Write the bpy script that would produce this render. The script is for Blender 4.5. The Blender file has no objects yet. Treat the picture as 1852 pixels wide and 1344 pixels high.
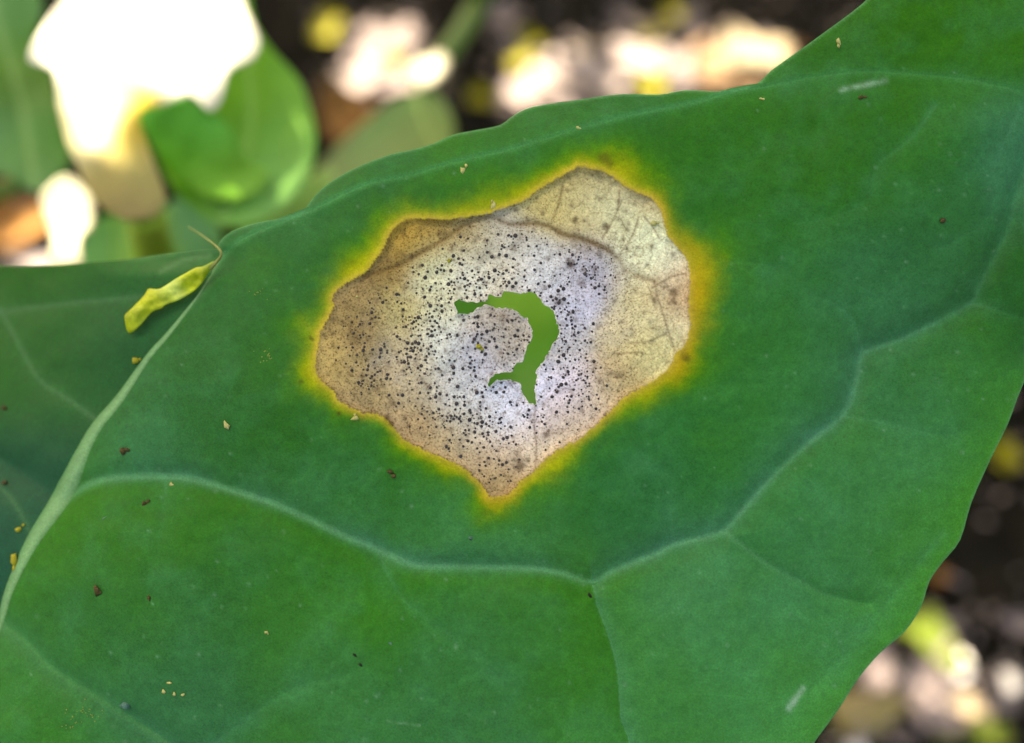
import bpy, math, random
import numpy as np
from mathutils import Vector, Matrix

random.seed(7)
C = bpy.context.scene.collection
scene = bpy.context.scene

# ---------------------------------------------------------------- camera, sky, sun, exposure
W, H = 1852.0, 1344.0
TILT = math.radians(30)
CAM = np.array([0.0, 0.0, 0.30])
FWD = np.array([0.0, math.sin(TILT), -math.cos(TILT)])
RGT = np.array([1.0, 0.0, 0.0])
UPV = np.array([0.0, math.cos(TILT), math.sin(TILT)])
LENS, SENS = 32.0, 36.0
cam_d = bpy.data.cameras.new('camera')
cam_d.lens = LENS; cam_d.sensor_width = SENS; cam_d.sensor_fit = 'HORIZONTAL'
cam_d.clip_start = 0.005; cam_d.clip_end = 200
cam = bpy.data.objects.new('camera', cam_d); C.objects.link(cam)
cam.location = CAM; cam.rotation_euler = (TILT, 0, 0)
cam_d.dof.use_dof = True
cam_d.dof.focus_distance = 0.0895
cam_d.dof.aperture_fstop = 8.0
cam_d.dof.aperture_blades = 0
scene.camera = cam

SUN = np.array([-0.35, 0.60, 0.75]); SUN /= np.linalg.norm(SUN)
world = bpy.data.worlds.new('World'); scene.world = world
world.use_nodes = True
nt = world.node_tree
bg = nt.nodes['Background']
sky = nt.nodes.new('ShaderNodeTexSky')
sky.sky_type = 'NISHITA'; sky.sun_disc = False
sky.sun_elevation = math.asin(SUN[2]); sky.sun_rotation = math.atan2(SUN[0], SUN[1])
sky.air_density = 1.0; sky.dust_density = 6.0; sky.ozone_density = 0.4
nt.links.new(sky.outputs[0], bg.inputs[0])
bg.inputs[1].default_value = 0.07
sl = bpy.data.lights.new('sun', 'SUN'); sl.energy = 5.0; sl.angle = math.radians(0.5); sl.color = (1.0, 0.96, 0.93)
so = bpy.data.objects.new('sun', sl); C.objects.link(so)
so.rotation_euler = Vector(SUN).to_track_quat('Z', 'Y').to_euler(); so.location = (-0.7, 1.2, 1.8)

scene.view_settings.view_transform = 'Standard'
scene.view_settings.look = 'None'
scene.view_settings.gamma = 1.0
scene.view_settings.use_curve_mapping = False
scene.view_settings.exposure = 2.8
scene.view_settings.use_white_balance = True          # the camera is balanced for open shade, so sunflecks go warm
scene.view_settings.white_balance_temperature = 8900
scene.view_settings.white_balance_tint = 10
scene.cycles.use_denoising = True
scene.cycles.max_bounces = 6
scene.cycles.transparent_max_bounces = 4
scene.cycles.sample_clamp_indirect = 8

# ---------------------------------------------------------------- numeric helpers
PXK = SENS / LENS / W            # metres per pixel per metre of depth
def P(px, py, d):
    px = np.asarray(px, float); py = np.asarray(py, float); d = np.asarray(d, float) + 0 * px
    x = (px - W / 2) * PXK * d; y = -(py - H / 2) * PXK * d
    return CAM + d[..., None] * FWD + x[..., None] * RGT + y[..., None] * UPV
def ground_hit(px, py, z=0.0):
    dv = P(px, py, 1.0) - CAM
    t = (z - CAM[2]) / dv[2]
    return CAM + dv * t, t           # t is the depth along the view axis
def lin(r, g, b):
    c = np.array([r, g, b], float) / 255
    return np.where(c <= 0.04045, c / 12.92, ((c + 0.055) / 1.055) ** 2.4)
KA = 0.60
def alb(r, g, b): return lin(r, g, b) * KA
def sstep(a, b, x):
    t = np.clip((x - a) / (b - a), 0, 1); return t * t * (3 - 2 * t)
_lat = {}
def vnoise(x, y, seed=0):
    if seed not in _lat: _lat[seed] = np.random.RandomState(seed).rand(256, 256)
    L = _lat[seed]
    x = np.asarray(x, float); y = np.asarray(y, float)
    xi = np.floor(x).astype(int); yi = np.floor(y).astype(int); fx = x - xi; fy = y - yi
    fx = fx * fx * (3 - 2 * fx); fy = fy * fy * (3 - 2 * fy)
    a = L[xi % 256, yi % 256]; b = L[(xi + 1) % 256, yi % 256]; c = L[xi % 256, (yi + 1) % 256]; d = L[(xi + 1) % 256, (yi + 1) % 256]
    return (a * (1 - fx) + b * fx) * (1 - fy) + (c * (1 - fx) + d * fx) * fy
def fbm(x, y, scale, octv=4, seed=0):
    s = 0; amp = 1; tot = 0
    for o in range(octv):
        s = s + amp * (vnoise(x / scale * 2 ** o + 17.3 * o, y / scale * 2 ** o + 5.7 * o, seed + o) - 0.5); tot += amp; amp *= 0.55
    return s / tot * 2               # about -1..1
def catmull(pts, n=4, closed=False):
    p = np.array(pts, float); N = len(p); out = []
    rng = range(N) if closed else range(N - 1)
    for i in rng:
        g = (lambda k: p[k % N]) if closed else (lambda k: p[min(max(k, 0), N - 1)])
        p0, p1, p2, p3 = g(i - 1), g(i), g(i + 1), g(i + 2)
        for t in np.arange(n) / n:
            out.append(0.5 * (2 * p1 + (p2 - p0) * t + (2 * p0 - 5 * p1 + 4 * p2 - p3) * t ** 2 + (3 * p1 - p0 - 3 * p2 + p3) * t ** 3))
    if not closed: out.append(p[-1])
    return np.array(out)
def rough(poly, seg, amp, seed):
    rs = np.random.RandomState(seed); out = []
    for a, b in zip(poly, np.roll(poly, -1, 0)):
        L = np.hypot(*(b - a)); k = max(1, int(L / seg)); nrm = np.array([-(b - a)[1], (b - a)[0]]) / (L + 1e-9)
        for j in range(k): out.append(a + (b - a) * j / k + nrm * rs.normal(0, amp))
    return np.array(out)
def sdf(x, y, poly):
    best = np.full(x.shape, 1e12); ins = np.zeros(x.shape, bool)
    for a, b in zip(poly, np.roll(poly, -1, 0)):
        e = b - a; wx = x - a[0]; wy = y - a[1]
        t = np.clip((wx * e[0] + wy * e[1]) / (e @ e + 1e-12), 0, 1)
        best = np.minimum(best, (wx - e[0] * t) ** 2 + (wy - e[1] * t) ** 2)
        if a[1] != b[1]:
            ins ^= ((a[1] > y) != (b[1] > y)) & (x < (b[0] - a[0]) * (y - a[1]) / (b[1] - a[1]) + a[0])
    d = np.sqrt(best); return np.where(ins, -d, d)
def dline(x, y, pts):
    """distance to a polyline, signed side of the nearest segment, and the parameter 0..1 along it"""
    best = np.full(x.shape, 1e12); side = np.zeros(x.shape); par = np.zeros(x.shape); n = len(pts) - 1
    for i in range(n):
        a, b = pts[i], pts[i + 1]; e = b - a; wx = x - a[0]; wy = y - a[1]
        t = np.clip((wx * e[0] + wy * e[1]) / (e @ e + 1e-12), 0, 1)
        d = (wx - e[0] * t) ** 2 + (wy - e[1] * t) ** 2; m = d < best
        best = np.where(m, d, best); side = np.where(m, np.sign(e[0] * wy - e[1] * wx), side); par = np.where(m, (i + t) / n, par)
    return np.sqrt(best), side, par
def shepard(x, y, samples, sigma):
    num = np.zeros(x.shape + (3,)); den = np.full(x.shape, 1e-9)
    for px, py, c in samples:
        d2 = ((x - px) ** 2 + (y - py) ** 2) / sigma ** 2
        w = np.exp(-0.5 * d2) + 0.002 / (1 + d2); num += w[..., None] * alb(*c); den += w
    return num / den[..., None]
def mix(a, b, t):
    t = np.asarray(t)[..., None]; return a * (1 - t) + np.asarray(b) * t

# ---------------------------------------------------------------- scene helpers
def tag(o, label=None, cat=None, group=None, kind=None):
    if label: o['label'] = label
    if cat: o['category'] = cat
    if group: o['group'] = group
    if kind: o['kind'] = kind
    return o
def thing(name, loc, label, cat, group=None):
    o = bpy.data.objects.new(name, None); C.objects.link(o); o.location = loc; o.empty_display_size = 0.005
    return tag(o, label, cat, group)
def world_loc(o):
    v = np.array(o.location)
    while o.parent: o = o.parent; v = v + np.array(o.location)
    return v
def mesh_obj(name, co, faces, mat, parent=None, cols=None, masks=None, smooth=True, loc=None):
    co = np.asarray(co, float)
    off = world_loc(parent) if parent else np.zeros(3)
    base = np.asarray(loc, float) if loc is not None else off
    me = bpy.data.meshes.new(name)
    faces_arr = faces if isinstance(faces, np.ndarray) else None
    if faces_arr is not None and faces_arr.ndim == 2:
        k = faces_arr.shape[1]; n = len(faces_arr)
        me.vertices.add(len(co)); me.vertices.foreach_set('co', np.ascontiguousarray(co - base, dtype=np.float32).ravel())
        me.loops.add(n * k); me.loops.foreach_set('vertex_index', faces_arr.astype(np.int32).ravel())
        me.polygons.add(n); me.polygons.foreach_set('loop_start', (np.arange(n) * k).astype(np.int32))
        me.update(calc_edges=True); me.validate()
    else:
        me.from_pydata([tuple(v) for v in co - base], [], [tuple(f) for f in faces]); me.update()
    me.polygons.foreach_set('use_smooth', np.full(len(me.polygons), smooth))
    for nm, arr in (('pigment', cols), ('grain', masks)):
        if arr is not None:
            at = me.color_attributes.new(nm, 'FLOAT_COLOR', 'POINT')
            at.data.foreach_set('color', np.concatenate([arr, np.ones((len(arr), 1))], 1).astype(np.float32).ravel())
    me.materials.append(mat)
    o = bpy.data.objects.new(name, me); C.objects.link(o)
    if parent: o.parent = parent; o.location = base - off
    else: o.location = base
    return o
def tube(pts, rad, n=8, flat=1.0):
    pts = np.array(pts, float); co = []; fc = []
    up = np.array([0.3, 0.2, 1.0])
    for i, p in enumerate(pts):
        t = pts[min(i + 1, len(pts) - 1)] - pts[max(i - 1, 0)]; t /= np.linalg.norm(t) + 1e-12
        a = np.cross(t, up); a /= np.linalg.norm(a) + 1e-12; b = np.cross(t, a)
        for k in range(n):
            th = 2 * math.pi * k / n; co.append(p + rad[i] * (math.cos(th) * a + flat * math.sin(th) * b))
    m = len(pts)
    for i in range(m - 1):
        for k in range(n): fc.append((i * n + k, i * n + (k + 1) % n, (i + 1) * n + (k + 1) % n, (i + 1) * n + k))
    fc.append(tuple(range(n))[::-1]); fc.append(tuple((m - 1) * n + k for k in range(n)))
    return np.array(co), fc

# ---------------------------------------------------------------- materials
def new_mat(name):
    m = bpy.data.materials.new(name); m.use_nodes = True
    return m, m.node_tree.nodes, m.node_tree.links, m.node_tree.nodes['Principled BSDF']
def noise_node(N, L, scale, detail, coord='Object', rough=0.6):
    tc = N.new('ShaderNodeTexCoord'); n = N.new('ShaderNodeTexNoise')
    n.inputs['Scale'].default_value = scale; n.inputs['Detail'].default_value = detail; n.inputs['Roughness'].default_value = rough
    L.new(tc.outputs[coord], n.inputs['Vector']); return n
def mrange(N, L, src, a, b, lo, hi):
    r = N.new('ShaderNodeMapRange'); r.inputs[1].default_value = a; r.inputs[2].default_value = b; r.inputs[3].default_value = lo; r.inputs[4].default_value = hi
    L.new(src, r.inputs[0]); return r.outputs[0]
def math_node(N, L, op, a, b):
    n = N.new('ShaderNodeMath'); n.operation = op
    for i, v in enumerate((a, b)):
        if isinstance(v, (int, float)): n.inputs[i].default_value = v
        else: L.new(v, n.inputs[i])
    return n.outputs[0]
def scale_color(N, L, col, fac):
    v = N.new('ShaderNodeVectorMath'); v.operation = 'SCALE'; L.new(col, v.inputs[0]); L.new(fac, v.inputs['Scale']); return v.outputs[0]
def leaf_material(name, rough=0.5, grain=0.12, bump=0.25, transl=0.0, spec=0.5, gscale=9000.0, tint=(1.0, 1.0, 0.6), bdist=0.00006, net=0.0):
    m, N, L, bs = new_mat(name)
    at = N.new('ShaderNodeAttribute'); at.attribute_name = 'pigment'
    n1 = noise_node(N, L, gscale, 2.0); n2 = noise_node(N, L, gscale * 0.22, 3.0)
    f = math_node(N, L, 'MULTIPLY', mrange(N, L, n1.outputs[0], 0.25, 0.75, 1 - grain, 1 + grain), mrange(N, L, n2.outputs[0], 0.25, 0.75, 1 - grain * .6, 1 + grain * .6))
    col = scale_color(N, L, at.outputs['Color'], f)
    if net > 0:
        wp = noise_node(N, L, 160.0, 3.0); av = N.new('ShaderNodeVectorMath'); av.operation = 'MULTIPLY_ADD'; av.inputs[1].default_value = (.006, .006, .006)
        tc2 = N.new('ShaderNodeTexCoord'); L.new(wp.outputs['Color'], av.inputs[0]); L.new(tc2.outputs['Object'], av.inputs[2])
        acc = None
        for sc_, wd, am in ((150.0, .05, net), (420.0, .07, net * .6)):
            vo = N.new('ShaderNodeTexVoronoi'); vo.feature = 'DISTANCE_TO_EDGE'; vo.inputs['Scale'].default_value = sc_; L.new(av.outputs[0], vo.inputs['Vector'])
            e = mrange(N, L, vo.outputs['Distance'], 0, wd, am, 0.0); acc = e if acc is None else math_node(N, L, 'ADD', acc, e)
        col = scale_color(N, L, col, math_node(N, L, 'ADD', acc, 1.0))
    L.new(col, bs.inputs['Base Color'])
    L.new(mrange(N, L, n2.outputs[0], 0.3, 0.7, rough - .07, rough + .07), bs.inputs['Roughness'])
    bs.inputs['Specular IOR Level'].default_value = spec
    bp = N.new('ShaderNodeBump'); bp.inputs['Strength'].default_value = bump; bp.inputs['Distance'].default_value = bdist
    L.new(math_node(N, L, 'ADD', n1.outputs[0], n2.outputs[0]), bp.inputs['Height']); L.new(bp.outputs[0], bs.inputs['Normal'])
    if transl > 0:
        tr = N.new('ShaderNodeBsdfTranslucent'); mx = N.new('ShaderNodeMixShader'); mx.inputs[0].default_value = transl
        tv = N.new('ShaderNodeVectorMath'); tv.operation = 'MULTIPLY'; tv.inputs[1].default_value = tint; L.new(col, tv.inputs[0])
        L.new(tv.outputs[0], tr.inputs[0]); L.new(bs.outputs[0], mx.inputs[1]); L.new(tr.outputs[0], mx.inputs[2])
        L.new(mx.outputs[0], N['Material Output'].inputs[0])
    return m
def flat_material(name, c, c2=None, scale=60.0, rough=0.7, bump=0.3, bdist=0.001, transl=0.0, detail=5, spec=0.25):
    m, N, L, bs = new_mat(name)
    n = noise_node(N, L, scale, detail)
    cr = N.new('ShaderNodeValToRGB'); cr.color_ramp.elements[0].position = .3; cr.color_ramp.elements[1].position = .7
    cr.color_ramp.elements[0].color = (*c, 1); cr.color_ramp.elements[1].color = (*(c2 if c2 is not None else c), 1)
    L.new(n.outputs[0], cr.inputs[0]); L.new(cr.outputs[0], bs.inputs['Base Color']); bs.inputs['Roughness'].default_value = rough; bs.inputs['Specular IOR Level'].default_value = spec
    bp = N.new('ShaderNodeBump'); bp.inputs['Strength'].default_value = bump; bp.inputs['Distance'].default_value = bdist
    L.new(n.outputs[0], bp.inputs['Height']); L.new(bp.outputs[0], bs.inputs['Normal'])
    if transl > 0:
        tr = N.new('ShaderNodeBsdfTranslucent'); mx = N.new('ShaderNodeMixShader'); mx.inputs[0].default_value = transl
        L.new(cr.outputs[0], tr.inputs[0]); L.new(bs.outputs[0], mx.inputs[1]); L.new(tr.outputs[0], mx.inputs[2]); L.new(mx.outputs[0], N['Material Output'].inputs[0])
    return m
M_LEAF = leaf_material('green_leaf', rough=0.55, grain=0.22, bump=0.40, spec=0.10, gscale=5200, net=0.07)
M_BACK = leaf_material('thin_leaf', rough=0.5, grain=0.08, bump=0.2, transl=0.25, gscale=4000, spec=.25)
M_GLOW = leaf_material('sunlit_thin_leaf', rough=0.5, grain=0.06, bump=0.15, transl=0.65, gscale=4000, tint=(1.2, 1.0, 1.6))
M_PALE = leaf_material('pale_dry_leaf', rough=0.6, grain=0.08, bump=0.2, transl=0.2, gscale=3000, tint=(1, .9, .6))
M_PETAL = leaf_material('yellow_petal_skin', rough=0.5, grain=0.10, bump=0.3, transl=0.2, gscale=6000, tint=(1, .95, .4))

# papery dead tissue: pigment plus a net of fine dead veinlets and mottled grain
m, N, L, bs = new_mat('dead_tissue'); M_LESION = m
at = N.new('ShaderNodeAttribute'); at.attribute_name = 'pigment'
gr = N.new('ShaderNodeAttribute'); gr.attribute_name = 'grain'
sep = N.new('ShaderNodeSeparateColor'); L.new(gr.outputs['Color'], sep.inputs[0])
tc = N.new('ShaderNodeTexCoord')
wn = N.new('ShaderNodeTexNoise'); wn.inputs['Scale'].default_value = 900; wn.inputs['Detail'].default_value = 2; L.new(tc.outputs['Object'], wn.inputs['Vector'])
wv = N.new('ShaderNodeVectorMath'); wv.operation = 'MULTIPLY_ADD'; wv.inputs[1].default_value = (.0009, .0009, .0009); L.new(wn.outputs['Color'], wv.inputs[0]); L.new(tc.outputs['Object'], wv.inputs[2])
net = []
for sc_, wd in ((620.0, 0.055), (1500.0, 0.07)):
    vo = N.new('ShaderNodeTexVoronoi'); vo.feature = 'DISTANCE_TO_EDGE'; vo.inputs['Scale'].default_value = sc_; L.new(wv.outputs[0], vo.inputs['Vector'])
    net.append(mrange(N, L, vo.outputs['Distance'], 0.0, wd, 1.0, 0.0))
netv = math_node(N, L, 'ADD', math_node(N, L, 'MULTIPLY', net[0], 0.36), math_node(N, L, 'MULTIPLY', net[1], 0.18))
netm = math_node(N, L, 'MULTIPLY', netv, sep.outputs[0])
n1 = noise_node(N, L, 5200.0, 3.0); n2 = noise_node(N, L, 1700.0, 4.0); n3 = noise_node(N, L, 11000.0, 1.0)
f1 = mrange(N, L, n1.outputs[0], 0.3, 0.7, 0.74, 1.24); f2 = mrange(N, L, n2.outputs[0], 0.3, 0.7, 0.86, 1.12)
spk = mrange(N, L, n1.outputs[0], 0.34, 0.46, 0.85, 0.0)      # brown flecks
fac = math_node(N, L, 'MULTIPLY', f1, f2)
col = scale_color(N, L, at.outputs['Color'], fac)
mx1 = N.new('ShaderNodeMix'); mx1.data_type = 'RGBA'; mx1.blend_type = 'MULTIPLY'
L.new(netm, mx1.inputs[0]); L.new(col, mx1.inputs[6]); mx1.inputs[7].default_value = (.42, .33, .2, 1)
mx2 = N.new('ShaderNodeMix'); mx2.data_type = 'RGBA'; mx2.blend_type = 'MULTIPLY'
L.new(math_node(N, L, 'MULTIPLY', spk, sep.outputs[1]), mx2.inputs[0]); L.new(mx1.outputs[2], mx2.inputs[6]); mx2.inputs[7].default_value = (.40, .30, .22, 1)
L.new(mx2.outputs[2], bs.inputs['Base Color']); bs.inputs['Roughness'].default_value = 0.8; bs.inputs['Specular IOR Level'].default_value = 0.2
bp = N.new('ShaderNodeBump'); bp.inputs['Strength'].default_value = 0.5; bp.inputs['Distance'].default_value = 0.0001
L.new(math_node(N, L, 'SUBTRACT', math_node(N, L, 'ADD', n1.outputs[0], n2.outputs[0]), math_node(N, L, 'MULTIPLY', netm, 0.6)), bp.inputs['Height']); L.new(bp.outputs[0], bs.inputs['Normal'])

M_SPORE = flat_material('black_fruiting_body', (.012, .012, .017), (.055, .048, .05), scale=1500, rough=.5, bump=.2, bdist=.00003)
M_SOIL = flat_material('dark_soil', (.004, .004, .003), (.014, .013, .009), scale=70, rough=.9, bump=.8, bdist=.003, spec=.04)  # even near-black soil colour
M_BLOCKER_LEAF = flat_material('blocker_leaf', (.03, .07, .02), (.05, .10, .03), scale=30, rough=.5, bump=.2, transl=.06)
M_BLOCKER_BARK = flat_material('blocker_bark', (.06, .05, .04), (.14, .12, .09), scale=40, rough=.9, bump=.8, bdist=.004)
M_STALK = flat_material('green_stalk', tuple(alb(110, 150, 60)), tuple(alb(130, 165, 80)), scale=300, rough=.5, bump=.2, bdist=.0003)

M_PSTALK = flat_material('pale_stalk', tuple(alb(150, 190, 60) * 1.8), tuple(alb(170, 200, 80) * 1.8), scale=200, rough=.5, bump=.2, bdist=.0003)

# ---------------------------------------------------------------- traced outlines (in the photograph's pixels, placed at true depth below)
def crop(ox, oy, s, pts): return [(ox + a / s, oy + b / s) for a, b in pts]
top_edge = [(399, 462), (394, 452), (396, 440), (412, 423), (437, 411), (470, 402), (499, 397), (519, 395), (549, 384), (556, 372), (576, 347), (609, 322),
            (654, 299), (699, 282), (721, 276), (754, 269), (788, 258), (822, 243), (868, 234), (905, 226), (930, 208), (963, 193), (1036, 182), (1123, 170),
            (1191, 171), (1240, 163), (1308, 165), (1366, 153), (1395, 127), (1450, 88), (1486, 62), (1557, 9), (1600, -35)]
OUT = catmull(top_edge, 3)
OUT = np.vstack([OUT, catmull([(1600, -35), (1700, -110), (1850, -150), (1960, -60), (2000, 200), (1975, 420), (1905, 590), (1852, 692), (1823, 767), (1793, 828),
      (1757, 909), (1737, 976), (1706, 1016), (1681, 1052), (1666, 1098), (1635, 1144), (1594, 1179), (1554, 1225), (1518, 1281), (1477, 1337), (1420, 1410), (1250, 1500),
      (900, 1560), (500, 1560), (150, 1500), (-60, 1400), (-130, 1290)], 3)[1:]])
MID = catmull([(408, 452), (400, 466), (371, 515), (352, 543), (305, 603), (267, 647), (217, 720), (178, 767), (152, 812), (122, 880), (98, 920), (64, 970), (38, 1019), (15, 1072), (0, 1123), (-30, 1190), (-80, 1270), (-130, 1340)], 4)
RIGHT_OUT = np.vstack([OUT, MID[::-1][:-3]])
RIDGE = catmull([(400, 466), (425, 440), (466, 418), (510, 401), (549, 386), (587, 368), (627, 348), (676, 329), (743, 316), (788, 302), (855, 284), (920, 270), (1036, 235), (1133, 209),
                 (1254, 185), (1327, 165), (1401, 153), (1477, 138), (1557, 129), (1646, 133), (1736, 141), (1803, 154), (1852, 167), (1990, 215)], 3)
V1 = catmull([(118, 905), (150, 882), (181, 869), (227, 863), (302, 862), (359, 869), (416, 886), (472, 903), (510, 917), (567, 943), (624, 970), (680, 992), (718, 1010), (756, 1023), (830, 1025),
              (894, 1026), (968, 1029), (1020, 1038), (1071, 1053), (1110, 1032), (1184, 1003), (1218, 986), (1300, 964), (1328, 942), (1365, 898), (1401, 859), (1467, 797), (1523, 752), (1549, 690), (1560, 640),
              (1620, 618), (1691, 585), (1755, 548), (1776, 509), (1820, 420), (1836, 357), (1854, 300), (1900, 180)], 3)
V1b = catmull([(1310, 962), (1339, 984), (1391, 1023), (1456, 1055), (1495, 1076), (1570, 1092)], 3)
V1c = catmull([(1071, 1055), (1078, 1092), (1097, 1144), (1112, 1195), (1119, 1247), (1122, 1299), (1136, 1338), (1150, 1420), (1170, 1500)], 3)
V2 = catmull([(-10, 1118), (23, 1142), (57, 1170), (76, 1193), (113, 1223), (170, 1257), (227, 1295), (280, 1329), (350, 1375), (450, 1420)], 3)
FAINT = [catmull(p, 3) for p in (
    [(1560, 640), (1539, 576), (1497, 545), (1450, 518), (1414, 484), (1303, 469)],
    [(1755, 548), (1790, 556), (1850, 576), (1900, 590)],
    [(1690, 190), (1647, 250), (1588, 299), (1571, 353), (1530, 384), (1454, 402)],
    [(1523, 752), (1615, 767), (1706, 787), (1788, 772)],
    [(1706, 965), (1655, 1027), (1543, 1169), (1482, 1230), (1430, 1290)],
    [(680, 992), (735, 1090), (860, 1180), (930, 1270)],
    [(894, 1026), (900, 980), (885, 930)],
    [(302, 862), (290, 960), (260, 1100)],
    [(1850, 190), (1800, 300), (1790, 390), (1700, 450)],
    [(350, 1375), (520, 1250), (640, 1220)],
    [(1218, 986), (1205, 900), (1150, 800)])]
LES0 = catmull([(603, 552), (601, 545), (609, 526), (627, 512), (654, 497), (676, 474), (696, 447), (699, 434), (710, 418), (725, 403), (743, 396), (766, 395), (795, 399), (821, 396), (855, 392), (888, 386),
       (920, 372), (953, 360), (987, 334), (1014, 320), (1045, 302), (1072, 306), (1094, 311), (1114, 325), (1139, 343), (1157, 349), (1183, 365), (1197, 385), (1203, 412), (1215, 436), (1232, 454),
       (1244, 474), (1248, 505), (1246, 562), (1248, 596), (1239, 623), (1224, 640), (1217, 654), (1208, 669), (1186, 685), (1161, 701), (1134, 716), (1116, 732), (1094, 754), (1072, 774), (1045, 797),
       (1016, 810), (987, 830), (968, 849), (939, 874), (923, 891), (890, 900), (883, 892), (872, 876), (854, 861), (834, 843), (805, 831), (771, 816), (749, 805), (729, 794), (711, 772), (701, 759),
       (681, 749), (649, 744), (620, 730), (607, 719), (601, 705), (585, 692), (574, 676), (569, 654), (574, 629), (578, 602), (589, 585), (600, 563)], 2, True)
LES = rough(LES0, 6, 0.9, 3)
HALO = catmull([(576, 545), (580, 515), (605, 472), (627, 457), (652, 448), (663, 421), (681, 401), (705, 376), (734, 366), (777, 365), (832, 354), (877, 338), (920, 330), (978, 314), (1020, 291),
       (1058, 278), (1099, 272), (1139, 278), (1170, 312), (1203, 336), (1220, 367), (1232, 400), (1260, 416), (1290, 438), (1308, 472), (1314, 520), (1296, 560), (1288, 590), (1278, 622), (1258, 667),
       (1236, 690), (1212, 706), (1184, 734), (1156, 742), (1122, 750), (1088, 775), (1050, 808), (1043, 836), (1024, 862), (990, 872), (955, 890), (938, 916), (902, 930), (874, 938), (868, 910),
       (858, 880), (840, 870), (814, 862), (792, 848), (760, 826), (724, 806), (700, 770), (674, 763), (643, 754), (610, 742), (590, 728), (553, 712), (536, 686), (529, 660), (536, 629), (534, 598),
       (540, 574), (570, 566)], 2, True)
HOLE = rough(np.array(crop(780, 500, 5.168, [(205, 240), (260, 222), (330, 240), (420, 245), (500, 235), (530, 205), (540, 165), (600, 185), (635, 192), (655, 190), (680, 138), (760, 150), (840, 160),
       (930, 148), (970, 155), (1010, 210), (1060, 265), (1110, 290), (1145, 330), (1160, 390), (1190, 470), (1195, 540), (1170, 600), (1120, 650), (1090, 720), (1050, 790), (1000, 850), (975, 885),
       (990, 940), (975, 1000), (965, 1080), (985, 1190), (975, 1208), (900, 1165), (850, 1090), (840, 1020), (810, 985), (720, 965), (620, 970), (570, 1000), (545, 1030), (525, 1010), (560, 950),
       (600, 910), (700, 900), (770, 890), (770, 850), (800, 810), (845, 800), (870, 740), (900, 650), (950, 570), (940, 490), (900, 390), (840, 370), (820, 330), (740, 305), (600, 290), (570, 270),
       (500, 268), (430, 290), (400, 325), (330, 350), (250, 352), (235, 300)])), 3.2, 1.0, 11)
CREASE = catmull([(660, 500), (714, 483), (757, 459), (797, 436), (819, 421), (844, 405), (886, 393), (920, 405), (965, 404), (994, 410), (1020, 424), (1054, 432), (1090, 447), (1116, 465), (1132, 488), (1154, 499), (1183, 508)], 3)
CRACKS = [catmull(p, 3) for p in ([(1183, 508), (1190, 540), (1201, 573), (1212, 611), (1220, 632)], [(968, 735), (966, 765), (968, 790), (970, 807), (968, 847)],
          [(1155, 392), (1147, 420), (1135, 440), (1120, 460)], [(1164, 391), (1180, 410), (1192, 430)], [(1138, 620), (1170, 618), (1205, 603)], [(1110, 640), (1160, 637)], [(1180, 520), (1215, 500), (1240, 495)],
          [(1017, 335), (1012, 365), (1000, 395)], [(1120, 345), (1115, 385), (1090, 430)])]
DISC = catmull([(603, 640), (607, 590), (640, 545), (690, 505), (757, 459), (819, 421), (870, 400), (920, 408), (965, 405), (1020, 426), (1090, 452), (1120, 480), (1122, 540), (1090, 600), (1120, 660), (1100, 735),
                (1040, 795), (965, 840), (900, 888), (850, 850), (760, 805), (700, 752), (630, 715)], 3, True)

# ---------------------------------------------------------------- pigments of the diseased leaf
GREEN = [(620, 330, (36, 105, 45)), (900, 260, (42, 113, 38)), (1100, 200, (38, 108, 40)), (1300, 200, (45, 115, 28)), (1600, 60, (50, 115, 18)), (1750, 90, (52, 120, 22)), (1500, 250, (40, 110, 28)),
         (1350, 350, (42, 114, 38)), (1700, 330, (38, 110, 32)), (1830, 300, (58, 122, 84)), (1450, 560, (48, 116, 58)), (1650, 500, (50, 116, 66)), (1810, 500, (32, 98, 34)), (1350, 600, (48, 122, 48)),
         (1400, 750, (45, 120, 52)), (1300, 850, (38, 115, 50)), (1150, 900, (38, 112, 52)), (1650, 720, (50, 115, 62)), (1600, 850, (58, 125, 68)), (1770, 800, (58, 132, 55)), (1500, 1000, (58, 128, 70)),
         (1550, 1130, (64, 134, 72)), (1630, 1090, (66, 142, 52)), (1700, 960, (64, 138, 48)), (1350, 1200, (64, 134, 75)), (1250, 1100, (66, 130, 78)), (1190, 1250, (62, 132, 66)), (1450, 1290, (74, 150, 74)),
         (1050, 1180, (55, 125, 35)), (950, 1150, (50, 115, 50)), (850, 1110, (55, 120, 60)), (720, 1080, (50, 122, 25)), (980, 1080, (52, 120, 30)), (850, 1250, (55, 118, 65)), (600, 1250, (55, 120, 55)), (300, 1290, (50, 112, 62)),
         (100, 1280, (52, 120, 45)), (250, 1100, (50, 114, 52)), (450, 1050, (46, 110, 52)), (200, 950, (50, 118, 28)), (350, 930, (48, 118, 25)), (550, 1050, (50, 120, 35)), (650, 900, (45, 115, 45)),
         (450, 800, (42, 110, 36)), (300, 750, (42, 108, 50)), (450, 650, (45, 108, 40)), (400, 550, (45, 108, 50)), (500, 480, (42, 108, 50)), (560, 430, (40, 108, 48)), (350, 830, (42, 108, 54)), (880, 980, (60, 128, 66))]
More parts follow.
